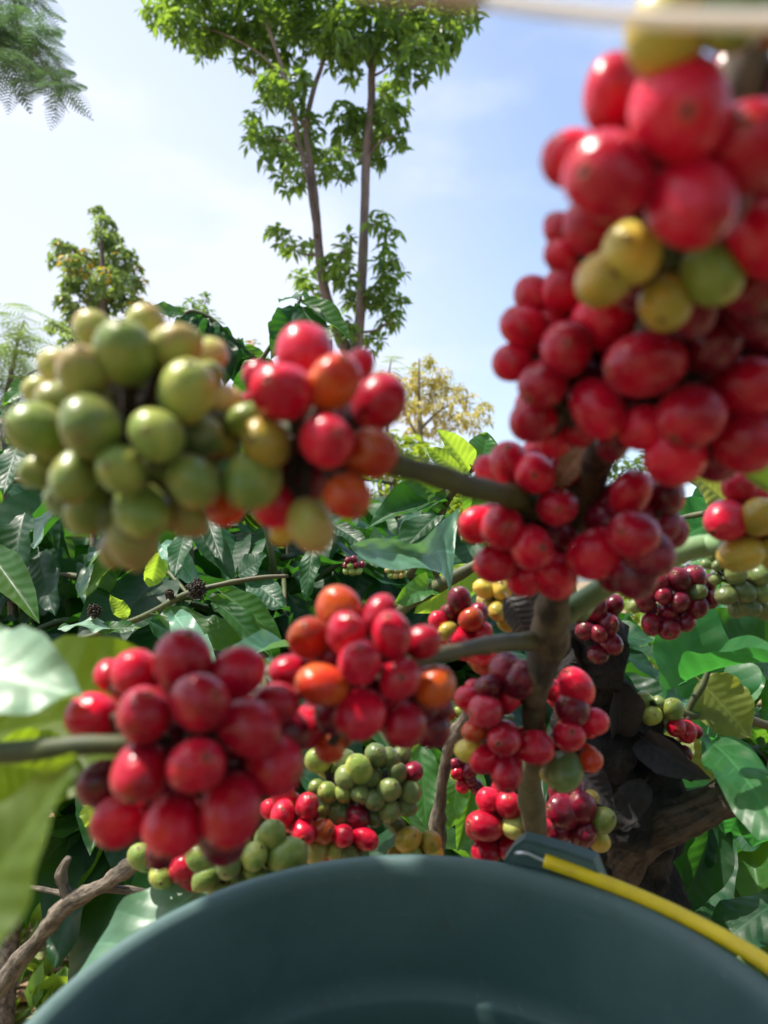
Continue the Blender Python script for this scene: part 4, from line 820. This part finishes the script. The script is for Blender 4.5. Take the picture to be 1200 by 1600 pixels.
bunch('shaded green unripe bunch under the centre red bunch', .43, [
 (497,1188,19,'G'),(540,1187,15,'K',.5),(561,1202,20,'G',-.1),(588,1180,18,'K'),(610,1185,16,'K'),(627,1180,15,'K',.3),(644,1206,16,'D',.1),(621,1208,15,'K'),(608,1234,18,'K',-.1),(641,1237,17,'K'),(562,1240,15,'K'),(585,1250,16,'K',-.1),(608,1267,17,'K',-.1),(634,1262,15,'K'),
 (540,1215,18,'K'),(496,1231,13,'G'),(512,1238,15,'G',-.1),(536,1240,14,'G'),(507,1260,14,'G'),(530,1270,16,'K',-.1),(559,1276,19,'D',-.2),(585,1278,14,'K'),(580,1215,17,'K',.4),(620,1290,14,'K',.6)], bulge_max=.018)
bunch('glossy crimson bunch low in the centre behind the bucket', .415, [
 (444,1247,19,'R',.2),(480,1260,19,'R'),(442,1273,21,'R',-.1),(475,1299,21,'R',-.1),(422,1265,15,'R',.4),(536,1306,16,'R'),(571,1310,18,'R'),(504,1299,19,'O',.1),(494,1330,19,'B',.2),(523,1328,14,'B',.2),(543,1332,16,'K',.1),(522,1347,13,'R',.3),(462,1325,16,'D',.6),(557,1335,14,'K',.5)], bulge_max=.012)
bunch('yellow green cherries lying low on the left above the bucket rim', .37, [
 (425,1304,21,'G',-.1),(449,1339,27,'G',-.1),(398,1338,21,'G'),(358,1350,21,'K',-.1),(322,1370,20,'G',-.1),(315,1342,20,'G',.1),(375,1322,16,'G',.4),(380,1384,17,'K',.1),(416,1375,15,'G'),(395,1362,16,'G',.5),(340,1390,16,'G',.3)], bulge_max=.01)
bunch('small half ripe cherries at the end of the pale dead branch', .40, [(220,1338,19,'G'),(251,1370,18,'G',-.1),(285,1358,20,'R',-.1),(245,1337,21,'D',.3),(270,1340,17,'R',.4),(300,1378,14,'R',.2)], bulge_max=.01)
bunch('pale yellow green cherries peeping over the bucket rim in the middle', .43, [(638,1312,20,'Y',-.1),(673,1316,17,'Y'),(642,1334,17,'G',-.1),(677,1333,16,'Y',-.1),(617,1336,12,'Y'),(655,1328,13,'G',.5)], bulge_max=.01)
bunch('pink and yellow cherries at the right edge', .29, [(1155,760,25,'P'),(1135,813,31,'P',-.1),(1186,808,28,'Y',-.2),(1158,866,30,'Y',-.1),(1200,862,20,'Y',.1),(1180,768,21,'R',.6),(1225,820,30,'R'),(1215,870,26,'Y'),(1170,835,24,'R',1)], bulge_max=.014)
bunch('tiny to small dark green bunch hanging under the pink and yellow cherries', .42, [
 (1104,882,8,'K'),(1121,884,9,'K'),(1187,899,17,'K'),(1149,896,18,'K'),(1135,930,16,'K'),(1163,925,15,'K',-.1),(1170,947,16,'K'),(1190,927,15,'K'),(1194,955,15,'K'),(1112,870,7,'K'),(1125,868,7,'K'),(1150,952,13,'K',.3),(1118,905,10,'K',.3)], bulge_max=.012)
bunch('maroon bunch in shadow hanging from the thin twig right of centre', .46, [
 (1060,906,20,'D'),(1084,903,19,'D'),(1028,913,17,'D'),(1008,940,16,'D'),(1037,930,14,'D',-.1),(1063,940,16,'D',-.1),(1090,949,17,'D'),(1111,937,13,'D'),(1018,975,16,'D'),(1046,982,18,'D',-.1),(1073,972,14,'D'),(992,947,11,'K'),(1043,957,14,'D',.4),(1105,912,14,'D',.4),(1090,925,14,'K',-.1)], bulge_max=.014)
t = bunch('nearly black bunch beside the top of the rotting trunk', .48, [(930,950,19,'D'),(950,975,17,'D'),(915,985,15,'D'),(955,1005,17,'D'),(935,1022,16,'D'),(960,945,15,'D'),(935,990,15,'D',-.1),(910,960,14,'D')], bulge_max=.012)
bunch('three olive cherries and a red one on the right hand branch', .52, [(1005,1095,14,'G'),(1018,1118,16,'G',-.1),(1051,1109,17,'G',-.1),(1056,1136,15,'R',-.2),(1073,1143,15,'R'),(998,1112,11,'G',.3),(1029,1098,11,'K'),(1087,1143,11,'D',.2),(1040,1125,12,'K',.4)], bulge_max=.01)
bunch('withered brown cherries among dead leaves on the rotting trunk', .53, [(1030,1190,16,'B'),(1060,1190,19,'D'),(1046,1175,14,'D'),(1068,1178,13,'D'),(1022,1175,12,'K')], bulge_max=.01)
bunch('tiny distant half ripe bunch in the dark gap between leaves', 1.25, [(545,876,6,'D'),(553,874,6,'D'),(548,884,6,'G'),(557,883,6,'D'),(542,892,6,'G'),(551,893,7,'G'),(560,892,6,'G'),(566,882,5,'D'),(540,884,5,'D')], bulge_max=.02, back=False)
bunch('tiny distant yellowish bunch under the folded leaf', 1.25, [(606,892,5,'B'),(613,890,5,'G'),(620,892,5,'B'),(628,891,5,'B'),(610,899,5,'G'),(618,900,5,'B'),(626,899,5,'B'),(633,897,5,'G')], bulge_max=.02, back=False)
bunch('little orange and green cherries beside the grey twig tip', .5, [(701,1114,11,'O'),(716,1113,8,'G'),(711,1130,8,'G'),(702,1144,10,'Y'),(700,1126,8,'O',.4),(706,1158,8,'R',.4)], bulge_max=.008)
bunch('small crimson cherries in the shade right of the grey twig', .5, [(716,1208,10,'R'),(723,1227,11,'R'),(733,1205,13,'D'),(744,1230,11,'D'),(712,1195,9,'D'),(735,1218,10,'D',-.1),(728,1190,10,'D',.3)], bulge_max=.008)
# ------------------------------------------------------------------ bucket
def bucket():
    m, tt, n, l = newmat('teal_plastic')
    g = n.new('ShaderNodeTexCoord'); b = n.new('ShaderNodeBsdfPrincipled')
    a = noise_(n, l, g.outputs['Object'], 14, 6, .65); a2 = noise_(n, l, g.outputs['Object'], 220, 3, .6)
    c = mix_(n, l, smooth_(n, l, a, .35, .7), (.055, .105, .100), (.075, .132, .125))
    c = mix_(n, l, smooth_(n, l, a2, .62, .75, 0, .35), c, (.13, .17, .17))
    ms_ = n.new('ShaderNodeMapping'); ms_.inputs['Scale'].default_value = (14, 14, 500); ms_.inputs['Rotation'].default_value = (.08, .1, 0); l.new(g.outputs['Object'], ms_.inputs['Vector'])
    c = mix_(n, l, smooth_(n, l, noise_(n, l, ms_.outputs[0], 1.0, 4, .6), .64, .72, 0, .30), c, (.20, .24, .24))
    c = mix_(n, l, smooth_(n, l, noise_(n, l, g.outputs['Object'], 45, 6, .75), .60, .72, 0, .45), c, (.075, .065, .045))
    sx = n.new('ShaderNodeSeparateXYZ'); l.new(g.outputs['Object'], sx.inputs[0])
    l.new(c, b.inputs['Base Color']); l.new(smooth_(n, l, a, .3, .7, .42, .62), b.inputs['Roughness'])
    l.new(bump_(n, l, a2, .15, .001), b.inputs['Normal'])
    o = n.new('ShaderNodeOutputMaterial'); l.new(b.outputs[0], o.inputs[0])
    # opening tipped about 11 degrees towards the camera
    a_, b_ = -.0133, .1127
    xx = RT*math.cos(a_)+UP*math.sin(a_)
    yy = -RT*math.sin(a_)*math.sin(b_)+UP*math.cos(a_)*math.sin(b_)+FWD*math.cos(b_)
    zz = xx.cross(yy).normalized()
    C = CAM+RT*.01456-UP*.1727+FWD*.22435-zz*.002
    T = Matrix(((xx.x, yy.x, zz.x, C.x), (xx.y, yy.y, zz.y, C.y), (xx.z, yy.z, zz.z, C.z), (0, 0, 0, 1)))
    def ang(px, r=.1335):
        lo, hi = -1.2, 1.3
        for _ in range(40):
            md = (lo+hi)/2; q = T @ Vector((r*math.sin(md), r*math.cos(md), 0))-CAM
            x = 600+F*q.dot(RT)/q.dot(FWD)
            if x < px: lo = md
            else: hi = md
        return lo
    t = thing('bucket', 'open teal grey plastic bucket filling the bottom of the photo', 'bucket', C)
    R0 = .1335
    prof = [(R0+.0035, -.012), (R0+.0055, -.006), (R0+.005, -.001), (R0+.002, .002), (R0-.0015, .0018), (R0-.0035, -.001), (R0-.0045, -.006), (R0-.006, -.018), (R0-.0085, -.048), (R0-.0095, -.0565), (R0-.0115, -.0585), (R0-.0125, -.061), (R0-.0130, -.068), (R0-.022, -.15), (R0-.034, -.245), (R0-.038, -.252), (.06, -.255), (.0, -.255)]
    outer = [(R0+.0035, -.012), (R0-.0005, -.0135), (R0-.002, -.03), (R0-.018, -.15), (R0-.032, -.262), (.06, -.266), (0, -.266)]
    def rev(pr, flip, seg=160):
        V = []; Fc = []
        for r, z in pr:
            for k in range(seg):
                an = 2*math.pi*k/seg; V.append(T @ Vector((max(r, .0005)*math.cos(an), max(r, .0005)*math.sin(an), z)))
        for i in range(len(pr)-1):
            for k in range(seg):
                a = i*seg+k; b_ = i*seg+(k+1) % seg; f = (a, b_, b_+seg, a+seg); Fc.append(f[::-1] if flip else f)
        return V, Fc
    mb = MB(); V, Fc = rev(prof, False); mb.poly(V, Fc); V, Fc = rev(outer, True); mb.poly(V, Fc)
    mb.build('body', m, t)
    # ear: moulded lug on the outer rim
    def pt(ang, r, z): return T @ Vector((r*math.sin(ang), r*math.cos(ang), z))
    A0, A1 = ang(785), ang(935)
    mb = MB(); N = 10; ro = R0+.0065; ri = R0+.0045
    prof_h = lambda s: .0128*min(1, s/.16)*min(1, (1-s)/.1+.25) - .002*s
    top_o = []; V = []
    for k in range(N+1):
        s = k/N; an = A0+(A1-A0)*s; h = prof_h(s)
        V += [pt(an, ri, -.004), pt(an, ri, h), pt(an, ro, h), pt(an, ro, -.014)]
    Fc = []
    for k in range(N):
        for j in range(3): a = k*4+j; Fc.append((a, a+1, a+5, a+4))
    Fc += [(0, 3, 2, 1), (N*4, N*4+1, N*4+2, N*4+3)]
    mb.poly(V, Fc)
    # outward flange on top of the lug
    V = []
    for k in range(N+1):
        s = k/N; an = A0+(A1-A0)*s; h = prof_h(s)
        V += [pt(an, ri-.0002, h+.0004), pt(an, ri-.0002, h+.0016), pt(an, ro+.0045, h+.0016), pt(an, ro+.0045, h+.0004)]
    Fc = []
    for k in range(N):
        for j in range(4): a = k*4+j; b_ = k*4+(j+1) % 4; Fc.append((a, b_, b_+4, a+4))
    Fc += [(0, 1, 2, 3), (N*4+3, N*4+2, N*4+1, N*4)]
    mb.poly(V, Fc)
    mb.build('handle_lug', m, t, smooth=False)
    wm, _, wn_, wl_ = newmat('galvanised_wire'); wb = wn_.new('ShaderNodeBsdfPrincipled'); wb.inputs['Base Color'].default_value = (.5, .52, .53, 1); wb.inputs['Metallic'].default_value = .8; wb.inputs['Roughness'].default_value = .4
    wo_ = wn_.new('ShaderNodeOutputMaterial'); wl_.new(wb.outputs[0], wo_.inputs[0])
    ym, _, yn, yl = newmat('yellow_plastic'); yb = yn.new('ShaderNodeBsdfPrincipled')
    g2 = yn.new('ShaderNodeTexCoord'); yl.new(mix_(yn, yl, smooth_(yn, yl, noise_(yn, yl, g2.outputs['Object'], 90, 5, .6), .35, .75), (.80, .58, .004), (.66, .46, .015)), yb.inputs['Base Color']); yb.inputs['Roughness'].default_value = .42
    yo = yn.new('ShaderNodeOutputMaterial'); yl.new(yb.outputs[0], yo.inputs[0])
    aw = ang(850, R0+.003)
    MB().tube([pt(aw-.10, R0+.0095, .0045), pt(aw-.10, R0+.006, .0055), pt(aw-.085, R0+.0025, .0075), pt(aw-.055, R0+.002, .0085), pt(aw-.01, R0+.003, .0065), pt(aw+.06, R0+.0035, .0060)], [.0010]*6, 8, 5).build('handle_wire', wm, t)
    MB().tube([pt(aw+k*.16, R0+.0035+.001*k, (.0062, .0040, .0030, .0028, .003, .003, .003, .003, .003)[k]) for k in range(9)], [.0031]*9, 16, 8).build('handle_grip', ym, t)
bucket()
# pale cord at the top, close to the lens
m, tt, n, l = newmat('pale_cord'); b = n.new('ShaderNodeBsdfPrincipled'); b.inputs['Base Color'].default_value = (.95, .88, .84, 1); b.inputs['Roughness'].default_value = .6
b.inputs['Subsurface Weight'].default_value = .2; o = n.new('ShaderNodeOutputMaterial'); l.new(b.outputs[0], o.inputs[0])
t = thing('cord', 'thin pale cord stretched across the top right corner close to the lens', 'cord', P(950, 20, .08))
MB().tube([P(750, -2, .082), P(850, 12, .080), P(980, 26, .078), P(1100, 31, .077), P(1300, 33, .076)], [.0008]*5, 10, 6).build('cord', m, t)
MB().tube([P(560, -22, .088), P(660, -12, .085), P(756, 0, .082)], [.0012, .0012, .0011], 12, 5).build('cord_sleeve', bark_mat('sleeve', (.35, .25, .18), (.45, .33, .25), 60, .7, .2), t)
